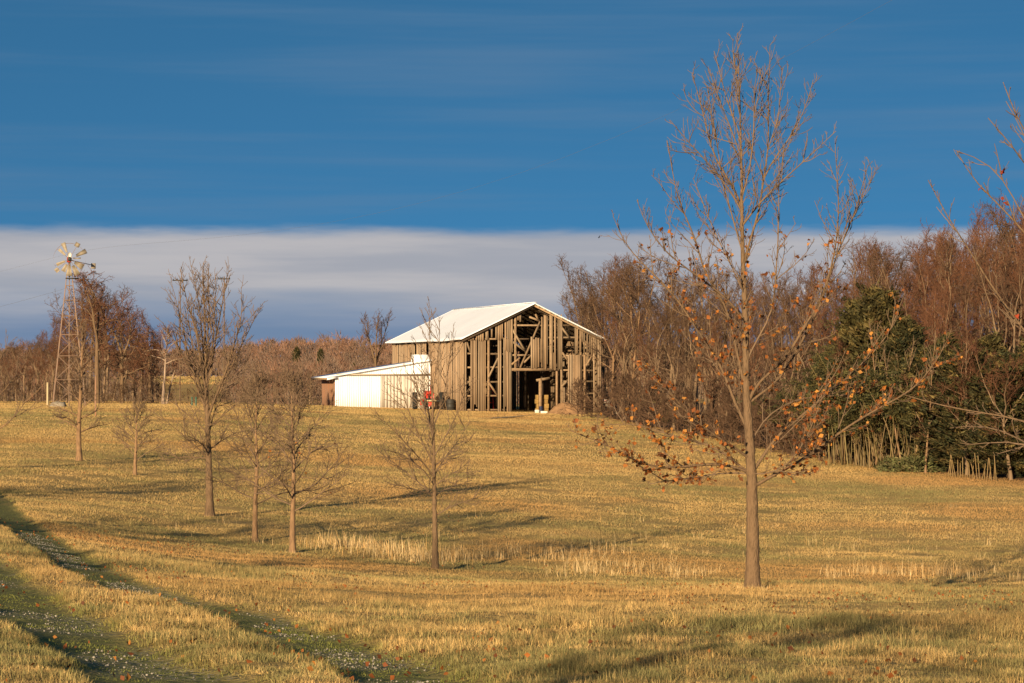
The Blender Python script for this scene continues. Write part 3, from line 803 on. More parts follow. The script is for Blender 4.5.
def leaf_cards(rg, mb, pts, size, cols, per=1):
    pts = np.asarray(pts)
    for p in pts:
        for _ in range(per):
            e = unit(rg.normal(0, 1, 3)); n = unit(np.cross(e, rg.normal(0, 1, 3)))
            w = np.cross(e, n); s = size * rg.uniform(.6, 1.3); c = np.array(cols[rg.integers(len(cols))]) * rg.uniform(.7, 1.25)
            q = p + rg.normal(0, size * .5, 3) - np.array([0, 0, size * .4])
            v = [q - e * s, q - e * s * .2 + w * s * .75 + n * s * .25, q + e * s * .9, q - e * s * .2 - w * s * .75 + n * s * .3, q + n * s * .05]
            mb.add(v, None, [(0, 1, 4), (1, 2, 4), (2, 3, 4), (3, 0, 4)], c)
ORANGE = [(.36, .13, .025), (.30, .10, .022), (.42, .19, .04), (.12, .045, .015), (.19, .06, .016)]

def guided_tree(name, label, base_px, limbs, D, seed, trunk_r, leaf_zone=None, twL=.5, spacing=.12, group=None, sec_step=.42, sec_len=1.0, tws=1.0):
    """tree whose trunk and limbs follow surveyed polylines; limb depth spreads round the trunk"""
    rg = np.random.default_rng(seed)
    b = at(base_px[0], base_px[1], D); b[2] = gz(b[0], b[1])
    root = thing(name, label, 'tree', tuple(b), 0, group)
    tm, cm, tips, grown = MB(), MB(), [], None
    for li, (pts, r0, r1, depth) in enumerate(limbs):
        P = []
        x0 = pts[0][0]
        for (px, py) in pts:
            k = depth * abs(px - x0) / F * D
            P.append(at(px, py, D + k) - b)
        P = np.array(P)
        if li == 0: P[0] = (0, 0, -.15)
        else:                                   # root the limb on the wood it springs from
            r0 *= .74
            j_ = np.argmin(np.hypot(grown[:, 0] - P[0, 0], grown[:, 2] - P[0, 2])); off = grown[j_] - P[0]
            P[:, 1] += off[1]; P[0] = grown[j_]
        s = np.concatenate([[0], np.cumsum(np.linalg.norm(np.diff(P, axis=0), axis=1))])
        n = max(8, int(s[-1] / .22)); q = np.linspace(0, s[-1], n)
        Q = np.stack([np.interp(q, s, P[:, k]) for k in range(3)], -1)
        Q[1:-1] += rg.normal(0, .018, (n - 2, 3)) * (0.3 if li == 0 else 1)
        for _ in range(2): Q[1:-1] = .25 * Q[:-2] + .5 * Q[1:-1] + .25 * Q[2:]
        grown = Q if grown is None else np.concatenate([grown, Q])
        t = q / s[-1]
        rad = r1 + (r0 - r1) * (1 - t) ** (1.4 if li == 0 else 1.05)
        if li == 0: rad = rad + trunk_r * .75 * np.exp(-q / .2)
        if li == 0:
            qq = np.linspace(0, s[-1], int(s[-1] / .07)); Q2 = np.stack([np.interp(qq, q, Q[:, k]) for k in range(3)], -1)
            r2_ = np.interp(qq, q, rad) * (1 + rg.normal(0, .035, len(qq))); Q2[:, :2] += rg.normal(0, .004, (len(qq), 2))
            tm.tube(Q2, r2_, 14)
        else: (tm if r0 > .02 else cm).tube(Q, rad * (1 + rg.normal(0, .05, len(rad))), 7)
        L_ = s[-1]; n2 = int(L_ / sec_step) if li else int(L_ * .6 / sec_step)
        for m_ in range(n2):
            f = (.45 if li == 0 else .15) + (.5 if li == 0 else .75) * (m_ + rg.random()) / max(n2, 1)
            ii = min(int(f * (n - 1)), n - 2)
            l2 = min(L_ * .5, rg.uniform(.5, 1.3) * sec_len) * (1 - .45 * f)
            b2 = walk(rg, Q[ii], side_dir(rg, Q[ii + 1] - Q[ii], .5, .95), l2, 7, .09, .07)
            cm.tube(b2, np.linspace(max(.009 * tws, rad[ii] * .4), .004, 8), 5)
            add_twigs(rg, cm, b2, spacing * 1.1, twL * .7, .0062 * tws, start=.15, sub=2, up=.13, wig=.10, tips=tips, rmin=.0032 * tws)
        add_twigs(rg, cm, Q, spacing, twL if li else twL * .8, .0072 * tws, start=.35 if li == 0 else .08, sub=2, up=.13, wig=.09, tips=tips, rmin=.0035 * tws)
    tm.build('trunk', M_bark, root, True); cm.build('crown', M_twig, root)
    if leaf_zone:
        zlo, zhi, frac = leaf_zone
        tp_ = np.array(tips); h = tp_[:, 2]
        pr = np.where((h > zlo) & (h < zhi), frac * (1 - .8 * (h - zlo) / (zhi - zlo)), 0)
        lm = MB(); pick = tp_[rg.random(len(h)) < pr]
        leaf_cards(rg, lm, pick, .042, ORANGE, 2); lm.build('leaves', M_leaf, root)
    return root

NEAR = [
 ([(752, 592), (753, 540), (752, 480), (749, 430), (746, 380), (746, 330), (743, 270), (742, 200), (741, 140), (739, 90), (737, 33)], .118, .005, 0),
 ([(750, 478), (743, 470), (722, 472), (701, 476), (668, 479), (650, 484)], .020, .006, .5),
 ([(750, 472), (736, 465), (698, 464), (663, 470), (633, 461), (616, 448), (569, 430)], .036, .005, -.35),
 ([(751, 474), (733, 461), (718, 445), (686, 439), (657, 430), (645, 423), (598, 426)], .034, .005, .45),
 ([(750, 458), (738, 450), (724, 442), (698, 423), (677, 404), (663, 378), (639, 366)], .034, .005, -.8),
 ([(748, 430), (735, 402), (717, 358), (679, 302), (650, 270), (626, 250), (613, 216)], .040, .005, .35),
 ([(747, 405), (737, 350), (723, 297), (705, 276), (697, 238), (683, 212), (675, 187), (667, 140)], .036, .005, -.4),
 ([(752, 484), (777, 473), (803, 458), (824, 445), (853, 424), (890, 402), (920, 387), (945, 347), (952, 328)], .042, .005, -.3),
 ([(753, 470), (765, 450), (777, 436), (803, 416), (833, 389), (860, 369), (893, 330), (902, 300)], .040, .005, .4),
 ([(750, 400), (755, 382), (782, 367), (805, 326), (828, 285), (839, 232), (837, 175), (835, 138)], .038, .005, -.25),
 ([(751, 410), (757, 393), (776, 387), (802, 340), (822, 305), (834, 258), (852, 222), (868, 165)], .034, .005, .3),
 ([(839, 240), (850, 224), (862, 208), (879, 172)], .014, .005, 0),
 ([(744, 260), (748, 244), (758, 215), (768, 158), (770, 117), (770, 45)], .028, .005, .3),
 ([(747, 360), (758, 338), (773, 311), (777, 273), (778, 229), (779, 200), (778, 160), (779, 132)], .024, .005, -.5),
 ([(748, 222), (764, 196), (782, 181), (805, 161), (826, 140), (836, 131)], .022, .005, -.5),
 ([(765, 176), (770, 163), (787, 143), (802, 117), (814, 79)], .018, .005, .2),
 ([(743, 215), (742, 199), (726, 178), (711, 146), (703, 111), (692, 73)], .028, .005, .5),
 ([(742, 218), (733, 196), (714, 166), (685, 137), (670, 120)], .022, .005, -.5),
 ([(741, 140), (737, 122), (726, 99), (714, 51)], .018, .005, .4),
 ([(741, 150), (730, 126), (718, 95), (708, 68)], .014, .005, -.7),
 ([(740, 100), (741, 84), (752, 58)], .012, .005, .5),
 ([(743, 205), (744, 193), (752, 163), (754, 90), (761, 70)], .020, .005, -.3),
 ([(754, 120), (757, 95), (766, 72)], .010, .005, -.3),
 ([(742, 250), (735, 225), (722, 180), (716, 140), (707, 85)], .020, .005, .6),
 ([(768, 150), (778, 120), (784, 66)], .012, .005, .3),
 ([(740, 105), (735, 80), (733, 40)], .010, .005, .3),
 ([(746, 300), (736, 270), (716, 240), (700, 195), (693, 178)], .020, .005, .7),
 ([(748, 320), (730, 300), (695, 275), (662, 250), (640, 215), (637, 200)], .026, .005, -.6),
 ([(749, 440), (760, 420), (790, 400), (815, 398), (860, 392), (880, 385)], .020, .005, .8),
 ([(752, 476), (768, 476), (786, 468), (800, 452), (815, 420), (822, 398)], .020, .005, -.8),
]
near_tree = guided_tree('bare_tree', 'tall bare tree nearest the camera at right, orange dead leaves on its lower limbs', (752, 592), NEAR, 39.6, 5, .12, leaf_zone=(1.3, 5.9, .72))

EDGE_LIMBS = [
 ([(1108, 640), (1107, 520), (1105, 400), (1103, 250), (1100, 120), (1098, -60)], .16, .01, 0),
 ([(1104, 260), (1060, 185), (1024, 132), (1003, 82)], .03, .005, .2),
 ([(1060, 200), (1035, 158), (1018, 120), (1008, 100)], .014, .005, .2),
 ([(1104, 290), (1050, 200), (1024, 158), (988, 118)], .026, .005, -.3),
 ([(1104, 340), (1050, 262), (1000, 205), (972, 182), (957, 152)], .028, .005, .4),
 ([(1040, 250), (1000, 160), (985, 155), (960, 148)], .014, .005, -.1),
 ([(1104, 430), (1040, 350), (1000, 300), (960, 240), (928, 180)], .03, .005, -.2),
 ([(1104, 470), (1030, 418), (980, 412), (930, 405), (905, 395)], .028, .005, .3),
 ([(1104, 500), (1024, 442), (990, 425), (950, 428)], .024, .005, -.4),
 ([(1104, 420), (1060, 370), (1024, 330), (993, 293)], .03, .005, .1),
 ([(1104, 480), (1060, 455), (1010, 440), (965, 445)], .02, .005, .5),
]
edge_tree = guided_tree('bare_tree', 'bare tree at the right border, only its limbs with a few dark red leaves showing', (1108, 640), EDGE_LIMBS, 30.0, 9, .15, leaf_zone=(1.0, 6.5, .03), twL=.34, spacing=.24, sec_step=.75, sec_len=.6)
[c_ for c_ in edge_tree.children if c_.name.startswith('leaves')][0].data.materials[0] = mat('dark_red_leaves', (.55, .18, .3), .7, attr=True)

def bare_tree_meshes(rg, H, r0, clear=.2, nl=16, spread=.42, ang=(1.15, .35), up=.05, sub=5, twL=.6, twr=.008, spacing=.3, tw_sub=2, wig=.07, fork=1, trunk_wig=.02, lean=(0, 0), rmin=.004, crook=.0, lr=.42):
    """trunk mesh and crown mesh of a leafless tree of height H"""
    tm, cm, tips = MB(), MB(), []
    leaders = []
    d0 = unit(np.array([lean[0], lean[1], 1.0]))
    T = walk(rg, np.array([0, 0, -.15]), d0, H * (1.0 if fork == 1 else .45), 14, trunk_wig, .02)
    q = np.linspace(0, 1, 15)
    top_r = .006 if fork == 1 else r0 * .55
    tm.tube(T, top_r + (r0 - top_r) * (1 - q) ** .9 + r0 * .5 * np.exp(-q * H / .2), 10)
    leaders.append((T, r0, clear))
    if fork > 1:
        a0 = rg.uniform(0, 6.28)
        for k in range(fork):
            a = a0 + k * 6.28 / fork + rg.uniform(-.4, .4); sp = rg.uniform(.2, .45)
            L = walk(rg, T[-2] if k else T[-1], unit(np.array([math.cos(a) * sp, math.sin(a) * sp, 1])), H * .55 * rg.uniform(.85, 1.05), 10, trunk_wig * 2 + crook * .5, .03)
            tm.tube(L, np.linspace(r0 * .5, .008, 11), 7); leaders.append((L, r0 * .55, .08))
    for (T_, rr, cl) in leaders:
        n = nl if fork == 1 else max(4, int(nl / (fork + .5)))
        if fork > 1 and rr == r0: n = max(2, n // 2); cl = .55
        for k in range(n):
            f = cl + (1 - cl) * ((k + rg.uniform(0, .8)) / n) ** .85
            f = min(f, .97); ii = f * (len(T_) - 1); i0 = int(ii); p = T_[i0] + (T_[min(i0 + 1, len(T_) - 1)] - T_[i0]) * (ii - i0)
            g = (f - cl) / (1 - cl)
            az = k * 2.4 + rg.uniform(-.5, .5); a = ang[0] + (ang[1] - ang[0]) * g + rg.uniform(-.12, .12)
            d = np.array([math.cos(az) * math.sin(a), math.sin(az) * math.sin(a), math.cos(a)])
            L = H * spread * (1 - .72 * g) * rg.uniform(.75, 1.15)
            br = walk(rg, p, d, L, 9, wig + crook, up)
            r_ = max(rr * (lr - lr * .5 * g), twr * 1.6)
            (tm if r_ > .03 else cm).tube(br, np.linspace(r_, rmin * 1.4, 10), 5)
            add_twigs(rg, cm, br, spacing, twL, twr, up=up * 1.4, wig=wig * 1.2 + crook, start=.3, sub=tw_sub, tips=tips, rmin=rmin)
            for s_ in range(sub):
                m = rg.integers(2, 8)
                b2 = walk(rg, br[m], side_dir(rg, br[m + 1] - br[m], .45, .85), L * rg.uniform(.3, .6), 6, wig * 1.2 + crook, up * 1.3)
                cm.tube(b2, np.linspace(r_ * .5, rmin, 7), 4)
                add_twigs(rg, cm, b2, spacing, twL * .85, twr, up=up * 1.4, wig=wig * 1.3 + crook, start=.15, sub=tw_sub, tips=tips, rmin=rmin)
    zm = max(float(v[:, 2].max()) for v in cm.v)
    for m_ in (tm, cm): m_.v = [v * np.float32(H / zm) for v in m_.v]
    tips = [t_ * (H / zm) for t_ in tips]
    return tm, cm, tips

def planted_tree(px, py, top_py, label, seed, d=None, leaves=0.0, mb_=M_bark_young, tw_=M_twig, **kw):
    g = gpix(px, py) if d is None else at(px, py, d); z = gz(g[0], g[1])
    H = at(px, top_py, g[1])[2] - z
    rg = np.random.default_rng(seed)
    root = thing('young_tree', label, 'tree', (g[0], g[1], z), 0, 'young trees planted in the field'); kw.setdefault('lr', .30); kw.setdefault('wig', .10)
    s = g[1] / 60.0
    tm, cm, tips = bare_tree_meshes(rg, H, twr=.0085 * s ** .7, rmin=.004 * s ** .7, **kw)
    tm.build('trunk', mb_, root, True); cm.build('crown', tw_, root)
    if leaves > 0:
        tp_ = np.array(tips); sel = tp_[(rg.random(len(tp_)) < leaves) & (tp_[:, 2] < H * .55)]
        lm = MB(); leaf_cards(rg, lm, sel, .055, ORANGE, 1); lm.build('leaves', M_leaf, root)
    return root
T210 = [
 ([(210, 517), (209, 470), (208, 440), (207, 400), (206, 370), (205, 330), (204, 300), (203, 263)], .125, .008, 0),
 ([(208, 412), (196, 385), (187, 350), (183, 325), (176, 300), (172, 285)], .05, .006, .6),
 ([(206, 395), (200, 360), (196, 330), (190, 310), (184, 290), (180, 268)], .05, .006, -.8),
 ([(206, 385), (203, 350), (201, 315), (198, 295), (192, 272), (190, 259)], .04, .006, 1.5),
 ([(206, 370), (208, 340), (209, 300), (208, 264)], .03, .006, -2),
 ([(207, 390), (213, 360), (217, 330), (222, 305), (227, 285), (227, 266)], .05, .006, .8),
 ([(208, 420), (216, 398), (226, 370), (235, 345), (242, 315), (241, 287)], .055, .006, -.5),
 ([(208, 412), (222, 390), (234, 360), (244, 340), (252, 325), (259, 308)], .045, .006, .5),
 ([(208, 430), (220, 418), (236, 405), (247, 390)], .03, .005, -.9),
 ([(209, 462), (196, 458), (182, 455), (170, 462), (156, 458)], .03, .005, .4),
 ([(209, 455), (190, 440), (176, 430), (160, 415)], .03, .005, -.6),
 ([(208, 432), (196, 420), (180, 408), (166, 398)], .03, .005, .9),
 ([(209, 452), (222, 440), (236, 432), (252, 430)], .03, .005, .7),
 ([(207, 400), (193, 370), (180, 350), (168, 332), (162, 322)], .045, .006, -.3),
 ([(206, 375), (214, 345), (214, 310), (216, 273)], .035, .006, -1.2),
 ([(208, 425), (204, 400), (194, 360), (190, 330), (186, 300)], .035, .006, 1.4),
 ([(208, 440), (214, 410), (230, 385), (238, 365), (240, 350)], .03, .006, 1.6),
 ([(209, 458), (206, 448), (198, 440), (188, 436)], .03, .005, -3),
]
T435 = [
 ([(435, 569), (435, 520), (434, 470), (433, 430), (432, 380), (430, 345), (429, 299)], .078, .005, 0),
 ([(436, 517), (445, 508), (464, 502), (487, 494)], .024, .004, .4),
 ([(434, 497), (418, 482), (396, 464), (372, 446)], .026, .004, .3),
 ([(434, 475), (418, 456), (396, 434), (378, 414)], .028, .004, -.5),
 ([(434, 462), (420, 438), (407, 407), (396, 372)], .028, .004, .5),
 ([(434, 455), (449, 429), (460, 407), (464, 385)], .026, .004, -.4),
 ([(435, 470), (458, 447), (476, 432)], .022, .004, .5),
 ([(433, 438), (425, 412), (417, 385), (411, 352)], .026, .004, -.8),
 ([(433, 432), (442, 403), (449, 368), (452, 332)], .026, .004, .7),
 ([(432, 400), (437, 370), (440, 345), (439, 320)], .018, .004, -1.5),
 ([(434, 485), (453, 471), (468, 474), (482, 470)], .02, .004, -.6),
 ([(434, 480), (444, 455), (462, 438), (470, 420)], .02, .004, 1.2),
 ([(434, 490), (424, 470), (402, 455), (384, 450)], .02, .004, -1.3),
 ([(433, 445), (430, 415), (422, 380), (421, 350)], .02, .004, 1.6),
 ([(435, 500), (446, 488), (456, 486), (472, 480)], .018, .004, 1.4),
 ([(434, 500), (426, 492), (404, 488), (390, 480)], .018, .004, -1.0),
]
def row_tree(label, base, limbs, seed):
    g = gpix(*base); s_ = g[1] / 60.0
    o = guided_tree('young_tree', label, base, limbs, float(g[1]), seed, limbs[0][1], None, .62 * s_, .16, 'young trees planted in the field', .34, .95 * s_, 1.25 * s_)
    return o
row_tree('tallest young tree of the left row, vase shaped with a stout brown trunk', (210, 517), T210, 21)
row_tree('young bare tree in front of the red tractor beside tall dry grass', (435, 569), T435, 24)
planted_tree(255, 541, 352, 'young tree with a pale slanting trunk right of the tallest tree', 22, r0=.09, clear=.22, nl=28, spread=.52, ang=(1.35, .3), up=.035, sub=4, twL=.6, spacing=.2, trunk_wig=.03, lean=(.05, 0))
planted_tree(292, 553, 352, 'young tree with tan grass round its foot and few orange leaves', 23, r0=.095, clear=.24, nl=28, spread=.54, ang=(1.4, .3), up=.03, sub=5, twL=.6, spacing=.2, trunk_wig=.025, leaves=.03, lean=(.03, 0))
planted_tree(79, 461, 318, 'slim young tree in front of the windmill tower', 25, r0=.12, clear=.2, nl=28, spread=.24, ang=(1.3, .35), up=.04, sub=4, twL=.5, spacing=.28)
planted_tree(135, 475, 392, 'small bushy young tree right of the one before the windmill', 26, r0=.085, clear=.25, nl=24, spread=.6, ang=(1.4, .4), up=.03, sub=4, twL=.5, spacing=.25, lean=(.03, 0))
planted_tree(-16, 470, 300, 'bare tree cut by the left border with one pale limb reaching in', 27, r0=.12, clear=.2, nl=20, spread=.5, ang=(1.2, .4), up=.06, sub=4, twL=.6, spacing=.3)

GO = 'bare trees outside the frame'
for sx_, sy_, H_o, sd in ((-9.5, -13, 12, 141), (-3.5, -21, 13, 142), (2.5, -15, 11, 143), (-21, 27, 11, 144), (-27, 40, 11, 145), (-19, 36, 9, 146), (-24, 47, 10, 147), (-16.5, 20, 11, 148)):
    rg = np.random.default_rng(sd); root = thing('bare_tree', 'bare tree outside the frame whose long shadow crosses the near grass', 'tree', (sx_, sy_, gz(sx_, sy_)), 0, GO)
    tm, cm, _ = bare_tree_meshes(rg, H_o, r0=.24, clear=.25, nl=22, spread=.4, ang=(1.1, .3), up=.05, sub=5, twL=.8, spacing=.35, fork=2, trunk_wig=.03, crook=.03)
    tm.build('trunk', M_bark, root, True); cm.build('crown', M_twig, root)
# woodland prototypes -------------------------------------------------
def proto(name, seed, tw, bark, label, cat, group, H=12.0, attr_tone=1.0, **kw):
    rg = np.random.default_rng(seed)
    root = thing(name, label, cat, (0, 0, -200), 0, group)
    tm, cm, _ = bare_tree_meshes(rg, H, **kw)
    for k in range(len(cm.c)):
        t = rg.uniform(.75, 1.3) * attr_tone; cm.c[k] = cm.c[k] * t
    tm.build('trunk', bark, root, True); cm.build('crown', tw, root)
    return root
WK = dict(twr=.0135, rmin=.006, spacing=.30, twL=1.05, tw_sub=3, wig=.12, crook=.06)
tan_p = [proto('bare_tree', 40 + k, M_twig_brown, M_wood_bark, '', 'tree', None, H=12, r0=.17, clear=.22, nl=20, spread=.34, ang=(.95, .35), up=.05, sub=4, fork=(1, 2, 3, 2)[k], trunk_wig=.035, **WK) for k in range(4)]
red_p = [proto('bare_tree', 60 + k, M_twig_red, M_wood_bark, '', 'tree', None, H=12, r0=.12, clear=.22, nl=22, spread=.30, ang=(.8, .25), up=.07, sub=5, fork=(1, 3, 2)[k], trunk_wig=.03, **WK) for k in range(3)]
brush_p = [proto('brush', 70 + k, M_twig_brown, M_twig_brown, '', 'shrub', None, H=3.0, r0=.04, clear=.05, nl=22, spread=.62, ang=(1.25, .3), up=.06, sub=3, fork=1, trunk_wig=.08, twr=.014, rmin=.008, spacing=.3, twL=.6, tw_sub=2, wig=.16, crook=.05) for k in range(3)]
PROTO = tan_p + red_p + brush_p
used = set()
def place(pro, x, y, H, label, group, rg, name=None, z=None, H0=12.0, wide=1.0):
    """first call moves the prototype itself, later calls copy it with its parts"""
    if id(pro) in used: o = copy_tree(pro)
    else: o = pro; used.add(id(pro))
    s = H / H0
    o.location = (x, y, (gz(x, y) if z is None else z) - .05); o.rotation_euler = (0, 0, rg.uniform(0, 6.28))
    w = s * wide * rg.uniform(.9, 1.12); o.scale = (w, w, s)
    o['label'] = label; o['group'] = group
    return o
rw_ = np.random.default_rng(77)
def skyline(px):
    return np.interp(px, [560, 585, 610, 640, 700, 760, 820, 860, 900, 935, 970, 1000, 1030, 1150], [330, 266, 252, 248, 258, 262, 262, 238, 222, 208, 216, 196, 185, 180])
edge_px = 512 + F * EDGE[:, 0] / EDGE[:, 1]
def edge_d(px): return float(np.interp(px, edge_px, EDGE[:, 1]))
GW = 'bare trees of the wood on the right'
n_w = 0
for row, (back, step, frac) in enumerate(((2.5, 22, .70), (8, 19, .84), (15, 18, .95), (25, 17, 1.0), (40, 17, 1.0), (60, 17, 1.0))):
    px = 572 + rw_.uniform(0, 10) + (22 if row < 2 else 0)
    while px < 1110:
        e = edge_d(max(px, 606)); d = e + back + float(np.interp(px, [780, 830], [0, 9])) + rw_.uniform(-2, 2)
        if px < 612: d = max(d, 214 + back * .6)
        x = (px - 512) / F * d
        z = gz(x, d)
        H = (380 - skyline(px)) / F * d + EYE - z
        H *= frac * rw_.uniform(.84, 1.03) if rw_.random() < .8 else frac * rw_.uniform(.6, .85)
        if row == 0 and px > 800: px += 60; continue
        reddish = rw_.random() < np.interp(px, [560, 800, 870, 1000], [.05, .15, .8, .7])
        pr = (red_p if reddish else tan_p)[rw_.integers(3 if reddish else 4)]
        place(pr, x, d, max(H, 4.0), 'bare reddish twiggy tree in the wood behind the evergreens' if reddish else 'bare grey brown tree in the wood right of the barn', GW, rw_)
        n_w += 1
        px += step * rw_.uniform(.7, 1.5)
# left wood round the windmill
GL = 'bare trees of the wood on the left'
def sky_left(px):
    return np.interp(px, [-60, 0, 30, 60, 90, 112, 130, 160, 200, 260, 340, 400], [345, 345, 335, 318, 272, 280, 312, 325, 352, 362, 368, 366])
for d, step, frac in ((182, 15, .75), (192, 12, .95), (205, 11, 1.0), (222, 12, .98)):
    px = -60.0 + rw_.uniform(0, 8)
    while px < 158:
        dd = d + rw_.uniform(-5, 5); x = (px - 512) / F * dd; z = gz(x, dd)
        H = ((380 - sky_left(px)) / F * dd + EYE - z) * frac * rw_.uniform(.8, 1.04)
        red = rw_.random() < .6
        pr = (red_p if red else tan_p)[rw_.integers(3 if red else 4)]
        place(pr, x, dd, max(H, 2.5), 'bare red brown tree in the thicket behind the windmill' if red else 'bare grey brown tree in the thicket behind the windmill', GL, rw_, wide=1.25)
        px += step * rw_.uniform(.7, 1.5)
# scrub below the crest between the left wood and the shed
GS = 'low bare trees beyond the crest left of the shed'
for d, step in ((225, 12), (262, 11)):
    px = 160.0
    while px < 440:
        dd = d + rw_.uniform(-8, 8); x = (px - 512) / F * dd; z = gz(x, dd)
        top = np.interp(px, [160, 175, 240, 300, 400], [392, 392, 378, 372, 368]) - (d - 225) * .12
        if 165 < px < 240: top = 389
        H = ((380 - top) / F * dd + EYE - z) * rw_.uniform(.75, 1.05)
        pr = tan_p[rw_.integers(4)] if rw_.random() < .6 else red_p[rw_.integers(3)]
        place(pr, x, dd, max(H, 1.8), 'low bare brown tree beyond the crest left of the shed', GS, rw_, wide=1.6)
        px += step * rw_.uniform(.7, 1.5)

# single recognisable background trees
def single(px, pbot, top, d, label, seed, tw, bark, **kw):
    g = at(px, pbot, d); z = gz(g[0], g[1]); H = at(px, top, d)[2] - z
    rg = np.random.default_rng(seed); root = thing('bare_tree', label, 'tree', (g[0], g[1], z - .05))
    k_ = dict(twr=.017, rmin=.009, spacing=.42, twL=.9, tw_sub=2, wig=.09); k_.update(kw)
    tm, cm, _ = bare_tree_meshes(rg, H, **k_); tm.build('trunk', bark, root, True); cm.build('crown', tw, root); return root
single(378, 405, 306, 245, 'tall upright bare tree rising behind the shed roof left of the barn', 31, M_twig_brown, M_bark, r0=.2, clear=.3, nl=22, spread=.30, ang=(.7, .25), up=.07, sub=5, fork=3)
single(163, 404, 322, 176, 'bare tree with a straight pale trunk right of the windmill thicket', 32, M_twig_red, M_pale_bark, r0=.15, clear=.55, nl=14, spread=.42, ang=(1.2, .5), up=.0, sub=4, crook=.06)
single(166, 404, 352, 177, 'pale trunk leaning right beside the straight pale trunk', 33, M_twig_red, M_pale_bark, r0=.10, clear=.6, nl=8, spread=.3, ang=(1.0, .5), up=.02, sub=3, lean=(.24, 0))
single(97, 404, 264, 178, 'tallest vine tangled tree just right of the windmill wheel', 34, M_twig_red, M_bark, r0=.2, clear=.3, nl=24, spread=.26, ang=(1.2, .4), up=-.03, sub=6, crook=.14, tw_sub=3, fork=2)
single(122, 404, 296, 180, 'vine tangled tree right of the tallest one by the windmill', 35, M_twig_red, M_bark, r0=.18, clear=.3, nl=22, spread=.3, ang=(1.3, .5), up=-.04, sub=6, crook=.14, tw_sub=3, fork=2)
single(150, 404, 316, 181, 'drooping tangled tree between the vine trees and the pale trunk', 36, M_twig_red, M_bark, r0=.15, clear=.35, nl=20, spread=.42, ang=(1.3, .7), up=-.06, sub=5, crook=.12, tw_sub=3)
single(612, 419, 262, 196, 'bare tree with a pale trunk close to the barn right corner', 37, M_twig_brown, M_bark_young, r0=.14, clear=.25, nl=20, spread=.36, ang=(.95, .4), up=.04, sub=5, fork=2, crook=.04)
single(632, 424, 250, 184, 'wide bare tree second from the barn right corner', 38, M_twig_brown, M_bark_young, r0=.17, clear=.22, nl=22, spread=.40, ang=(.95, .4), up=.04, sub=5, fork=3, crook=.05)
single(590, 408, 252, 232, 'tall bare tree rising behind the barn right eave', 39, M_twig_brown, M_bark, r0=.2, clear=.3, nl=22, spread=.36, ang=(.9, .35), up=.03, sub=6, fork=2, crook=.06)

# brush along the wood's edge and the crest
GB = 'brown brush along the wood edge'
px = 578.0
while px < 820:
    e = edge_d(max(px, 606)) - 1.0 + rw_.uniform(-1.5, 2.5) - (1.5 if px < 606 else 0); x = (px - 512) / F * e
    place(brush_p[rw_.integers(3)], x, e, rw_.uniform(1.5, 4.2) * (.8 if px < 606 else 1), 'low brown brush at the wood edge right of the barn', GB, rw_, H0=3.0, wide=1.2)
    px += rw_.uniform(4, 8)
GC = 'brown brush along the crest at left'
px = -20.0
while px < 330:
    dd = rw_.uniform(174, 182); x = (px - 512) / F * dd
    place(brush_p[rw_.integers(3)], x, dd, rw_.uniform(.8, 2.2) * (.6 if px > 160 else 1), 'low brown brush on the crest left of the shed', GC, rw_, H0=3.0, wide=1.3)
    px += rw_.uniform(7, 14) if px < 160 else rw_.uniform(14, 26)

# evergreens ----------------------------------------------------------
def spray_cloud(rg, mb, centers, dirs, size, n, cols, droop=.0, thin=.22):
    """n narrow blades round each centre, all vectorised"""
    m = len(centers)
    P = np.repeat(centers, n, 0) + rg.normal(0, size * .45, (m * n, 3))
    D = np.repeat(dirs, n, 0) + rg.normal(0, .55, (m * n, 3)); D[:, 2] -= droop
    D /= np.linalg.norm(D, axis=1)[:, None]
    W = np.cross(D, rg.normal(0, 1, (m * n, 3))); W /= np.linalg.norm(W, axis=1)[:, None] + 1e-9
    L = size * rg.uniform(.6, 1.3, (m * n, 1))
    v = np.stack([P - D * L * .5, P + W * L * thin, P + D * L * .6, P - W * L * thin], 1).reshape(-1, 3)
    base = np.array(cols)[rg.integers(0, len(cols), m)]; base = base * rg.uniform(.45, 1.6, (m, 1))
    c = np.repeat(np.repeat(base, n, 0) * rg.uniform(.75, 1.25, (m * n, 1)), 4, 0)
    mb.add(v, np.arange(m * n * 4).reshape(-1, 4), None, c)
CEDAR = [(.042, .042, .016), (.028, .031, .013), (.058, .050, .019), (.095, .070, .024)]  # last tone stands for sunlit sprays, light put into the foliage colour
BAMB = [(.058, .054, .019), (.040, .041, .016), (.082, .068, .024)]
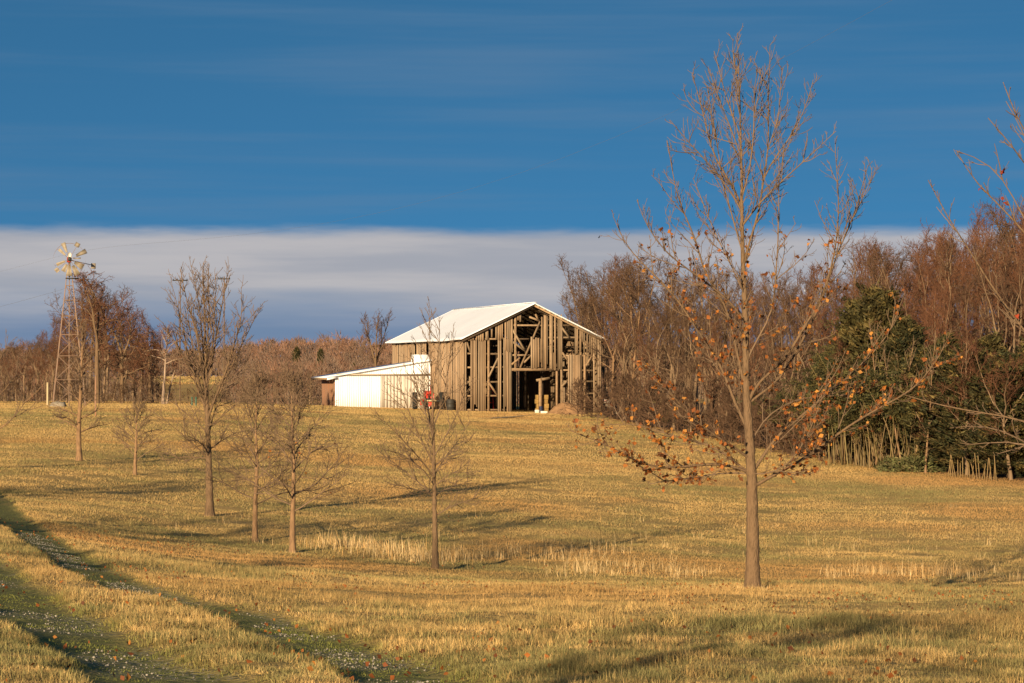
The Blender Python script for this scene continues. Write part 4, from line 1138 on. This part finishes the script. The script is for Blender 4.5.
def cedar_proto(seed, H=8.0, Rm=2.1, cols=CEDAR):
    rg = np.random.default_rng(seed); root = thing('cedar', '', 'tree', (0, 0, -200))
    tm, cm = MB(), MB()
    T = walk(rg, np.array([0, 0, -.1]), (0, 0, 1), H * .97, 8, .015, .02); tm.tube(T, np.linspace(.14, .015, 9), 8)
    C, Dn = [], []
    nb = 210
    for k in range(nb):
        f = (k + rg.random()) / nb; z = H * (.05 + .93 * f)
        prof = Rm * (1 - f) ** .46 * (.55 + .75 * rg.random()) * (.8 + .4 * math.sin(9 * f + seed) * math.sin(k * 2.4 * 1.5)) * (.5 + .5 * min(1, f / .12))
        a = k * 2.4 + rg.uniform(-.4, .4); d = np.array([math.cos(a), math.sin(a), .35 + .5 * f])
        br = walk(rg, np.array([0, 0, z]), d, prof, 5, .08, .05); tm.tube(br, np.linspace(.025, .006, 6), 4)
        for q in np.linspace(.35, 1, 8):
            C.append(br[0] + (br[-1] - br[0]) * q + rg.normal(0, .16, 3)); Dn.append(unit(d) + np.array([0, 0, .5]))
    spray_cloud(rg, cm, np.array(C), np.array(Dn), .22, 17, cols, thin=.15)
    tm.build('trunk', M_bark, root); cm.build('crown', M_ever, root); return root
cedars = [cedar_proto(101), cedar_proto(102, 8, 2.5), cedar_proto(103, 8, 1.8, [(.062, .054, .019), (.085, .064, .022), (.045, .040, .015)])]
def bamboo_proto(seed, H=6.0):
    rg = np.random.default_rng(seed); root = thing('bamboo_clump', '', 'bamboo', (0, 0, -200))
    C, Dn = [], []
    for k in range(22):
        a = rg.uniform(0, 6.28); r_ = 1.3 * math.sqrt(rg.random()); p = np.array([math.cos(a) * r_, math.sin(a) * r_, -.1])
        L = H * rg.uniform(.65, 1.1); cu = walk(rg, p, (rg.normal(0, .11), rg.normal(0, .11), 1), L, 12, .035, .0)
        t = np.linspace(0, 1, 13); bend = np.array([math.cos(a), math.sin(a), -.35]) * (t ** 3)[:, None] * L * .16; cu = cu + bend
        mb = MB(); kk = rg.uniform(.45, 1.25); mb.tube(cu, np.linspace(.024, .007, 13) , 7, (kk, kk * rg.uniform(.9, 1.1), kk * .9)); mb.build('culm', M_culm, root)
        for q in range(20):
            f = rg.uniform(.40, 1) ** .7; i_ = f * 11.9; i0 = int(i_); c = cu[i0] + (cu[i0 + 1] - cu[i0]) * (i_ - i0)
            dd = rg.normal(0, 1, 3); dd[2] = rg.uniform(-.3, .5); dd = unit(dd)
            C.append(c + dd * rg.uniform(.1, .7)); Dn.append(dd)
    cm = MB(); spray_cloud(rg, cm, np.array(C), np.array(Dn), .2, 16, BAMB, droop=.5, thin=.12)
    cm.build('foliage', M_ever, root); return root
bamboos = [bamboo_proto(111), bamboo_proto(112)]
GE = 'evergreen cedars at the wood edge'
for px, top, off, w, k, lab in ((806, 404, 5, 1.0, 0, 'small dark cedar at the left end of the evergreens'), (826, 358, 6, 1.4, 1, 'dark cedar left of the rounded yellow green one'),
        (860, 304, 5.5, 1.45, 2, 'tall rounded yellow green evergreen in the middle of the evergreens'), (880, 292, 6, 1.5, 2, 'tallest yellow green evergreen, rounded top against the bare trees'), (843, 350, 3.5, 1.4, 0, 'short dark cedar in front of the rounded yellow green ones'),
        (905, 322, 6, 1.6, 0, 'dark cedar right of the rounded yellow green ones'), (928, 352, 4, 1.6, 1, 'broad dark cedar above the short green shrub'), (948, 338, 8, 1.5, 0, 'dark cedar behind the bamboo stubs'),
        (970, 350, 3.5, 1.7, 1, 'broad dark cedar above the tan bamboo stubs'), (990, 338, 7, 1.5, 2, 'olive cedar second from the right border'), (1010, 356, 3, 1.8, 1, 'broad dark cedar with drooping skirts at the right border'),
        (1032, 342, 5, 1.3, 2, 'olive cedar cut by the right border'), (1060, 340, 4, 1.3, 0, 'cedar just past the right border'), (690, 408, 6, 1.1, 0, 'small dark cedar in the wood left of the near tree trunk'), (665, 400, 12, 1.2, 1, 'small cedar deep in the wood between barn and near tree'), (785, 405, 5, 1.1, 1, 'low dark cedar just right of the near tree trunk')):
    d = edge_d(px) + off; x = (px - 512) / F * d; z = gz(x, d); H = (380 - top) / F * d + EYE - z
    place(cedars[k], x, d, H, lab, GE, rw_, H0=8.0, wide=w)
for px in (840, 925, 968, 1012):
    px += rw_.uniform(-6, 6); d = edge_d(px) + rw_.uniform(.5, 3); x = (px - 512) / F * d
    place(red_p[rw_.integers(3)], x, d, rw_.uniform(4.5, 7.5), 'thin bare reddish tree standing before the evergreens', 'thin bare trees before the evergreens', rw_, wide=1.3)
GBm = 'clumps of bamboo at the wood edge'
for px, off, H, w in ((813, .6, 3.4, 1.1), (830, .2, 4.6, 1.2), (846, -.2, 4.2, 1.2), (858, 0, 5.6, 1.2), (872, .4, 6.2, 1.3), (884, .1, 5.0, 1.2), (897, .9, 6.0, 1.3), (822, 3, 5.5, 1.2), (850, 3.5, 6.5, 1.2), (914, 1.4, 5.4, 1.3)):
    d = edge_d(px) + off; x = (px - 512) / F * d
    place(bamboos[rw_.integers(2)], x, d, H, 'clump of leafy bamboo with tan canes among the evergreens', GBm, rw_, H0=6.0, wide=w)
for px, ln, top in ((884, -.12, 318), (893, .10, 335), (903, -.2, 345), (912, .16, 325), (925, .05, 352), (874, .2, 350)):
    d = edge_d(px) + .3; x = (px - 512) / F * d; z = gz(x, d); H = (380 - top) / F * d + EYE - z; rg = np.random.default_rng(int(px))
    root = thing('sapling', 'thin pale bare sapling leaning in front of the evergreens', 'sapling', (x, d, z), 0, 'bare saplings before the evergreens')
    tm, cm, _ = bare_tree_meshes(rg, H, r0=.055, clear=.4, nl=8, spread=.3, ang=(.6, .3), up=.06, sub=1, twL=.6, twr=.011, rmin=.006, spacing=.7, tw_sub=1, wig=.06, lean=(ln, 0))
    tm.build('trunk', M_bark_young, root); cm.build('crown', M_twig, root)
# cut bamboo stubs in a row
rg = np.random.default_rng(5)
first = None
for k, px in enumerate(np.linspace(948, 996, 21)):
    d = edge_d(px) - .4 + rg.uniform(-.3, .3); x = (px - 512) / F * d
    if first is None:
        mb = MB(); zz = np.array([-.1, .3, .33, .36, .7, .73, .76, 1.0]); rr_ = .42 * np.array([.05, .048, .056, .048, .046, .054, .046, .045]); mb.tube(np.stack([zz * .02, zz * 0, zz], -1), rr_, 9, (1.15, 1.1, 1), cap=True)
        o = first = mb.build('bamboo_stub', M_culm)
    else: o = first.copy(); COL.objects.link(o)
    h = rg.uniform(.45, 1.3); o.location = (x, d, gz(x, d)); o.scale = (1, 1, h); o.rotation_euler = (rg.normal(0, .12), rg.normal(.06, .16), 0)
    tag(o, 'short tan bamboo stub in the row below the dark cedars', 'bamboo stub', 'bamboo stubs in a row')
# low green shrub
d = edge_d(905) - .8; x = (912 - 512) / F * d; rg = np.random.default_rng(6)
sh = thing('green_shrub', 'low grey green shrub spreading on the grass below the cedars', 'shrub', (x, d, gz(x, d)))
C = rg.normal(0, 1, (260, 3)); C /= np.linalg.norm(C, axis=1)[:, None]; C = C * rg.uniform(.4, 1, (260, 1)) * np.array([1.75, .9, .75]); C[:, 2] = np.abs(C[:, 2]) + .05
mb = MB(); spray_cloud(rg, mb, C, C / np.linalg.norm(C, axis=1)[:, None], .2, 14, [(.10, .10, .04), (.13, .11, .05), (.075, .08, .03)], thin=.16); mb.build('foliage', M_ever, sh)
mb = MB()
for k in range(10): mb.tube(walk(rg, np.array([rg.uniform(-.6, .6), rg.uniform(-.3, .3), -.1]), (rg.normal(0, .5), rg.normal(0, .4), 1), .7, 5, .1, 0), np.linspace(.02, .006, 6), 5)
mb.build('stem', M_twig_brown, sh)

# far woods on the ridge: one mass --------------------------------------
def far_woods():
    rg = np.random.default_rng(91); mb = MB()
    n = 2300
    px = rg.uniform(-260, 1300, n); d = rg.choice([1, 2], n, p=[.35, .65]); d = np.where(d == 1, rg.uniform(330, 440, n), rg.uniform(545, 760, n))
    keep = ~((px > 158) & (px < 228) & (d < 500))
    px, d = px[keep], d[keep]
    x = (px - 512) / F * d; z = base_z(x, d)
    top = np.interp(px, [-260, 0, 150, 200, 260, 330, 420, 1300], [345, 350, 352, 352, 343, 340, 346, 346]) + rg.normal(0, 3.0, len(px))
    near = d < 500
    top = np.where(near, np.interp(px, [-260, 0, 160, 240, 300, 420, 1300], [362, 362, 378, 366, 360, 358, 358]) + rg.normal(0, 4, len(px)), top)
    H = np.clip((380 - top) / F * d + EYE - z, 3, 17)
    m = 130
    N = len(px)
    f = rg.random((N, m)) ** .9
    a = rg.uniform(0, 6.28, (N, m))
    prof = np.sin(np.pi * (.12 + .86 * f)) ** .7
    r = np.sqrt(rg.random((N, m))) * prof * H[:, None] * .34
    cx = x[:, None] + np.cos(a) * r; cy = d[:, None] + np.sin(a) * r; cz = z[:, None] + H[:, None] * (.0 + .93 * f)
    L = H[:, None] * rg.uniform(.06, .16, (N, m)); w = .055 * d[:, None] / 400 * rg.uniform(.7, 1.5, (N, m))
    dx = np.cos(a) * .5 + rg.normal(0, .35, (N, m)); dy = np.sin(a) * .5 + rg.normal(0, .35, (N, m)); dz = 1.0
    yaw = rg.uniform(-.7, .7, (N, m)); wx = np.cos(yaw) * w; wy = np.sin(yaw) * w
    v = np.stack([np.stack([cx - wx, cy - wy, cz], -1), np.stack([cx + wx, cy + wy, cz], -1), np.stack([cx + dx * L, cy + dy * L, cz + dz * L], -1)], 2).reshape(-1, 3)
    tone = np.array([(.19, .11, .075), (.16, .11, .08), (.21, .115, .075), (.13, .09, .07)])[rg.integers(0, 4, N)]
    c = np.repeat(np.repeat(tone * rg.uniform(.75, 1.2, (N, 1)), m, 0) * rg.uniform(.7, 1.3, (N * m, 1)), 3, 0)
    mb.add(v, None, np.arange(N * m * 3).reshape(-1, 3), c)
    # trunks
    t = rg.random(N) < .8
    for xx, yy, zz, hh in zip(x[t], d[t], z[t], H[t]):
        mb.tube([(xx, yy, zz - .3), (xx + rg.normal(0, .3), yy, zz + hh * .75)], [.16, .06], 3, (.2, .15, .11))
    o = mb.build('far_woods', M_leaf); o['kind'] = 'stuff'; o['label'] = 'far off brown winter wood along the ridge'
far_woods()
for px, top, bot, d, lab in ((320.5, 350, 366, 400, 'dark round evergreen standing out of the far wood left of the shed'), (297, 348, 358, 430, 'smaller olive evergreen on the far ridge'), (355, 362, 372, 410, 'low dark evergreen in the far wood above the shed roof')):
    x = (px - 512) / F * d; z = gz(x, d); H = (380 - top) / F * d + EYE - z
    place(cedars[0], x, d, H, lab, 'evergreens in the far wood', rw_, H0=8.0, wide=.8)

# ------------------------------------------------------------------ grass, stalks, gravel, leaves
def scatter(rg, d0, d1, dens, p0=-130, p1=1154):
    area = (p1 - p0) / F * (d1 ** 2 - d0 ** 2) / 2; n = int(area * dens)
    d = np.sqrt(rg.uniform(d0 ** 2, d1 ** 2, n)); px = rg.uniform(p0, p1, n)
    return (px - 512) / F * d, d
def in_buildings(x, y):
    dx, dy = x - BARN_A[0], y - BARN_A[1]; c, s = math.cos(-BARN_RZ), math.sin(-BARN_RZ)
    lx, ly = c * dx - s * dy, s * dx + c * dy
    return ((lx > -.05) & (lx < BW) & (ly > -.1) & (ly < BL)) | ((lx > SXL) & (lx < 0) & (ly > SY - .2) & (ly < SY + 4.2))
def grass_colour(rg, x, y):
    n = len(x)
    big = fbm(x, y, 14, 41, 3); mid = fbm(x, y, 2.2, 43, 2); sm = vnoise(x, y, .5, 45)
    near = smooth01(50, 22, y)
    tus = fbm(x, y, .28, 47, 2) - .5
    g = smooth01(.36, .70, .55 * big + .45 * mid + .12 * (sm - .5) + near * (.55 * tus + .13) + rg.normal(0, .09, n) + .10 * smooth01(34, 18, y) * smooth01(-2, 2, x) - .03 * smooth01(50, 100, y))
    straw = np.array([.52, .345, .135]); pale = np.array([.60, .43, .20]); green = np.array([.225, .205, .085]); rust = np.array([.44, .245, .095])
    c = straw + (pale - straw) * rg.random((n, 1)) ** 2
    c = c * (1 - g[:, None]) + green * g[:, None]
    ru = smooth01(.56, .74, fbm(x, y, 9, 61, 3))[:, None] * (.65 - .35 * near)[:, None]
    c = c * (1 - ru) + rust * ru
    c = c * (1 + near * .9 * (vnoise(x, y, .17, 49) - .5))[:, None]
    va = (.30 - .17 * smooth01(30, 90, y))[:, None]
    return c * (1 - .08 * near)[:, None] * (.96 + va * rg.uniform(-1, 1, (n, 1)))
def blades(mb, rg, x, y, h, w, c, lean=.5, segs=2, z=None):
    n = len(x)
    z = ground_z(x, y) - .01 if z is None else z
    yaw = rg.uniform(0, 6.28, n); wx, wy = np.cos(yaw) * w / 2, np.sin(yaw) * w / 2
    la = rg.uniform(0, 6.28, n); ll = np.abs(rg.normal(0, lean, n)) * h; lx, ly = np.cos(la) * ll, np.sin(la) * ll
    hz_ = np.sqrt(np.maximum(h * h - .6 * np.minimum(ll, h) ** 2, .1 * h * h))
    P = np.stack([x, y, z], -1)
    if segs == 1:
        v = np.stack([P - np.stack([wx, wy, 0 * wx], -1), P + np.stack([wx, wy, 0 * wx], -1), P + np.stack([lx, ly, hz_], -1)], 1).reshape(-1, 3)
        mb.add(v, None, np.arange(n * 3).reshape(-1, 3), np.repeat(c, 3, 0))
    else:
        W = np.stack([wx, wy, 0 * wx], -1); m = P + np.stack([lx * .35, ly * .35, hz_ * .6], -1)
        v = np.stack([P - W, P + W, m - W * .75, m + W * .75, P + np.stack([lx, ly, hz_], -1)], 1).reshape(-1, 3)
        b = np.arange(n)[:, None] * 5
        mb.add(v, b + np.array([[0, 1, 3, 2]]), b + np.array([[2, 3, 4]]), np.repeat(c, 5, 0))
def build_grass():
    rg = np.random.default_rng(201); mb = MB()
    for d0, d1, dens, h, w, segs in ((11, 17, 3600, .066, .0042, 2), (17, 26, 2000, .068, .0055, 2), (26, 45, 900, .070, .008, 1), (45, 75, 480, .062, .012, 1), (75, 120, 240, .065, .018, 1), (120, 215, 100, .065, .028, 1), (470, 545, 3.0, .35, .16, 1)):
        x, y = scatter(rg, d0, d1, dens) if d0 < 400 else scatter(rg, d0, d1, dens, 130, 260)
        tm = track_mask(x, y) if d0 < 80 else np.zeros(len(x))
        wd = wood_depth(x, y)
        keep = ~in_buildings(x, y) & (rg.random(len(x)) > tm * .35) & (wd < 2 + rg.normal(0, 1.5, len(x)))
        x, y, tm, wd = x[keep], y[keep], tm[keep], wd[keep]
        tuft = .25 + 1.7 * fbm(x, y, .38, 51, 2) ** 1.5 * (.5 + 1.1 * vnoise(x, y, 2.5, 53))
        if d0 > 40: tuft = .75 + .25 * tuft
        hh = h * tuft * rg.uniform(.6, 1.35, len(x)) * (1 - .72 * tm)
        c = grass_colour(rg, x, y)
        tg = np.array([.17, .18, .045]) * rg.uniform(.7, 1.4, (len(x), 1))
        c = c * (1 - tm[:, None]) + tg * tm[:, None]
        wl = smooth01(-9, 0, wd + rg.normal(0, 3, len(x)))[:, None] * .6
        c = c * (1 - wl) + np.array([.36, .20, .08]) * rg.uniform(.7, 1.2, (len(x), 1)) * wl
        blades(mb, rg, x, y, hh, w, c, 1.05, segs)
    o = mb.build('grass', M_grass); o['kind'] = 'stuff'; o['label'] = 'dry winter grass, straw and olive'
build_grass()
def build_stalks():
    rg = np.random.default_rng(301); mb = MB(); X, Y, Hh = [], [], []
    def clump(px, py, n, sx, sy, h):
        g = gpix(px, py); X.append(g[0] + rg.normal(0, sx, n)); Y.append(g[1] + rg.normal(0, sy, n)); Hh.append(h * rg.uniform(.55, 1.2) * rg.uniform(.3, 1.1, n) ** .8)
    for px in np.arange(322, 440, 6.0):                # pale stand left of the middle tree
        clump(px + rg.uniform(-3, 3), np.interp(px, [322, 440], [549, 566]) - rg.uniform(0, 8), 60, .35, .8, .5)
    for px in np.arange(440, 620, 9.0):
        clump(px + rg.uniform(-4, 4), 566 - rg.uniform(0, 14), 22, .22, .8, .5)
    for px in np.arange(560, 1110, 6.5):
        if vnoise(np.array([px]), np.array([0.]), 38, 12)[0] + rg.normal(0, .12) > .30: clump(px + rg.uniform(-4, 4), 577 - rg.uniform(0, 9) + (px - 560) * .012, rg.integers(6, 36), .16, .7, rg.uniform(.35, .62))
    for _ in range(120):                               # loose tufts over the far slope
        px = rg.uniform(420, 1024); py = rg.triangular(490, 560, 572)
        clump(px, py, rg.integers(3, 12), .12, .25, rg.uniform(.3, .5))
    for _ in range(60):
        px = rg.uniform(160, 480); py = rg.uniform(455, 540)
        clump(px, py, rg.integers(2, 7), .15, .3, rg.uniform(.25, .45))
    for px, py, n in ((292, 555, 60), (255, 543, 30), (752, 592, 90), (210, 519, 20)):
        clump(px, py, n, .2, .2, .22)
    x, y, h = np.concatenate(X), np.concatenate(Y), np.concatenate(Hh)
    c = np.array([.66, .49, .26]) * rg.uniform(.6, 1.2, (len(x), 1)) * np.where(rg.random((len(x), 1)) < .3, [[.9, .75, .55]], [[1, 1, 1]])
    blades(mb, rg, x, y, h * .8, .0085, c, .34, 2)
    o = mb.build('dry_stalks', M_stalk); o['kind'] = 'stuff'; o['label'] = 'tall pale dry grass stalks in the dip'
build_stalks()
def build_gravel():
    rg = np.random.default_rng(401); mb = MB()
    for poly, n, a0, a1 in ((RUT_A, 6500, .12, .62), (RUT_B, 2200, .1, .62)):
        k = rg.integers(int(len(poly) * a0), int(len(poly) * a1), n); f = rg.random(n)
        p = poly[k] + (poly[np.minimum(k + 1, len(poly) - 1)] - poly[k]) * f[:, None] + rg.normal(0, .19, (n, 2))
        pk = vnoise(p[:, 0], p[:, 1], 1.1, 71) > .45; p = p[pk]
        z = ground_z(p[:, 0], p[:, 1]); s = .003 + .012 * rg.random(len(p)) ** 3.2
        octv = np.array([(1, 0, 0), (0, 1, 0), (-1, 0, 0), (0, -1, 0), (0, 0, .7), (0, 0, -.7)])
        v = p3 = np.stack([p[:, 0], p[:, 1], z + s * .3 + .012], -1)[:, None, :] + octv[None] * s[:, None, None] * rg.uniform(.6, 1.3, (len(p), 6, 1))
        b = np.arange(len(p))[:, None, None] * 6
        t = b + np.array([(0, 1, 4), (1, 2, 4), (2, 3, 4), (3, 0, 4), (1, 0, 5), (2, 1, 5), (3, 2, 5), (0, 3, 5)])[None]
        mb.add(v.reshape(-1, 3), None, t.reshape(-1, 3), np.repeat(rg.uniform(.35, 1.25, (len(p), 1)) * np.ones((1, 3)), 6, 0))
    o = mb.build('gravel', M_gravel); o['kind'] = 'stuff'; o['label'] = 'pale gravel specks in the wheel ruts'
build_gravel()
def build_leaves():
    rg = np.random.default_rng(501); mb = MB()
    x, y = scatter(rg, 11, 60, 4.5); x2, y2 = scatter(rg, 60, 130, .7, 60, 760)
    nt = np.array(near_tree.location)
    x3 = nt[0] + rg.normal(0, 3.2, 420); y3 = nt[1] + rg.normal(-1, 4, 420)
    x, y = np.concatenate([x, x2, x3]), np.concatenate([y, y2, y3]); pk = vnoise(x, y, 5, 81) > .35; x, y = x[pk], y[pk]
    leaf_cards(rg, mb, np.stack([x, y, ground_z(x, y) + .045], -1), .023, [(a_ * .8, b_ * .75, c_ * .8) for a_, b_, c_ in ORANGE], 1)
    o = mb.build('fallen_leaves', M_leaf); o['kind'] = 'stuff'; o['label'] = 'scattered orange fallen leaves on the grass'
build_leaves()

# ------------------------------------------------------------------ light, sky, camera
sun = bpy.data.lights.new('sun', 'SUN'); sun.energy = 5.0; sun.angle = R(.5); sun.color = (1.0, .76, .46)
so = bpy.data.objects.new('sun', sun); COL.objects.link(so)
to_sun = Vector((-math.sin(R(SUN_AZ)) * math.cos(R(SUN_EL)), -math.cos(R(SUN_AZ)) * math.cos(R(SUN_EL)), math.sin(R(SUN_EL))))
so.rotation_euler = to_sun.to_track_quat('Z', 'Y').to_euler(); so.location = (0, -20, 60)

w = bpy.data.worlds.new('World'); scene.world = w; w.use_nodes = True
nt = w.node_tree; N = nt.nodes; L = nt.links; bg = N['Background']; bg.inputs['Strength'].default_value = .067
tc = N.new('ShaderNodeTexCoord')
sep = N.new('ShaderNodeSeparateXYZ'); L.new(tc.outputs['Generated'], sep.inputs[0])
def math_(op, a, b=None, c=None):
    n = N.new('ShaderNodeMath'); n.operation = op
    for i, v in enumerate((a, b, c)):
        if v is None: continue
        if isinstance(v, (int, float)): n.inputs[i].default_value = v
        else: L.new(v, n.inputs[i])
    return n.outputs[0]
def rng_(v, a, b, lo=0.0, hi=1.0, smooth=True):
    n = N.new('ShaderNodeMapRange'); n.interpolation_type = 'SMOOTHSTEP' if smooth else 'LINEAR'
    L.new(v, n.inputs[0]); n.inputs[1].default_value = a; n.inputs[2].default_value = b; n.inputs[3].default_value = lo; n.inputs[4].default_value = hi
    return n.outputs[0]
def cmix(f, a, b, blend='MIX'):
    n = N.new('ShaderNodeMix'); n.data_type = 'RGBA'; n.blend_type = blend
    if isinstance(f, float): n.inputs[0].default_value = f
    else: L.new(f, n.inputs[0])
    for s, v in ((6, a), (7, b)):
        if isinstance(v, tuple): n.inputs[s].default_value = (*v, 1)
        else: L.new(v, n.inputs[s])
    return n.outputs[2]
sky = N.new('ShaderNodeTexSky'); sky.sky_type = 'NISHITA'; sky.sun_disc = False
sky.sun_elevation = R(SUN_EL); sky.sun_rotation = R(180 + SUN_AZ); sky.air_density = 1.0; sky.dust_density = .3; sky.ozone_density = 3.0
cb = N.new('ShaderNodeCombineXYZ'); L.new(sep.outputs[0], cb.inputs[0]); L.new(sep.outputs[1], cb.inputs[1])
L.new(math_('ADD', math_('MULTIPLY', sep.outputs[2], 2.2), .42), cb.inputs[2])
nv = N.new('ShaderNodeVectorMath'); nv.operation = 'NORMALIZE'; L.new(cb.outputs[0], nv.inputs[0]); L.new(nv.outputs[0], sky.inputs['Vector'])
def cloud_noise(sx, sz, scale, det=4, seed=0.0):
    mp = N.new('ShaderNodeMapping'); mp.inputs['Scale'].default_value = (sx, sx, sz); mp.inputs['Location'].default_value = (seed, seed * .7, seed * .3)
    L.new(tc.outputs['Generated'], mp.inputs['Vector']); n = N.new('ShaderNodeTexNoise'); n.inputs['Scale'].default_value = scale; n.inputs['Detail'].default_value = det; n.inputs['Roughness'].default_value = .55
    L.new(mp.outputs[0], n.inputs['Vector']); return n.outputs['Fac']
z = sep.outputs[2]
wob = math_('MULTIPLY', math_('SUBTRACT', math_('ADD', math_('MULTIPLY', cloud_noise(10, 70, 1.0, 6, 3.1), .6), math_('MULTIPLY', cloud_noise(40, 260, 1.0, 6, 6.4), .4)), .5), .010)
wob2 = math_('MULTIPLY', math_('SUBTRACT', cloud_noise(5, 60, 1.0, 4, 8.3), .5), .030)
zz = math_('ADD', z, wob); z2 = math_('ADD', z, wob2)
bank = math_('MULTIPLY', rng_(zz, .0645, .0575), rng_(z2, .018, .042))
blue = cmix(1.0, sky.outputs['Color'], (.42, .92, 1.0), 'MULTIPLY')
low = cmix(rng_(z, .062, .015), blue, (1.4, 1.95, 3.0))                      # paler blue towards the horizon
streak = math_('MULTIPLY', rng_(cloud_noise(3.5, 75, 1.0, 4, 1.7), .42, .78), .42)
low = cmix(streak, low, (1.0, 1.75, 2.8))
cl = cmix(rng_(cloud_noise(7, 90, 1.0, 6, 5.5), .35, .68), (2.85, 2.98, 3.38), (3.78, 3.68, 3.82))
out = cmix(bank, low, cl)
L.new(out, bg.inputs['Color'])

cam = bpy.data.cameras.new('camera'); cam.lens = 85; cam.sensor_width = 36; cam.clip_start = .2; cam.clip_end = 12000
co = bpy.data.objects.new('camera', cam); COL.objects.link(co); co.location = (0, 0, EYE); co.rotation_euler = (R(90) + PITCH, 0, 0)
scene.camera = co
vs = scene.view_settings; vs.view_transform = 'Standard'; vs.look = 'None'; vs.exposure = .95; vs.gamma = 1; vs.use_curve_mapping = False
scene.cycles.max_bounces = 5; scene.cycles.transparent_max_bounces = 4
# a prototype that was never placed would hang below the ground
for p_ in PROTO + cedars + bamboos:
    if id(p_) not in used:
        for ch in list(p_.children): bpy.data.objects.remove(ch)
        bpy.data.objects.remove(p_)
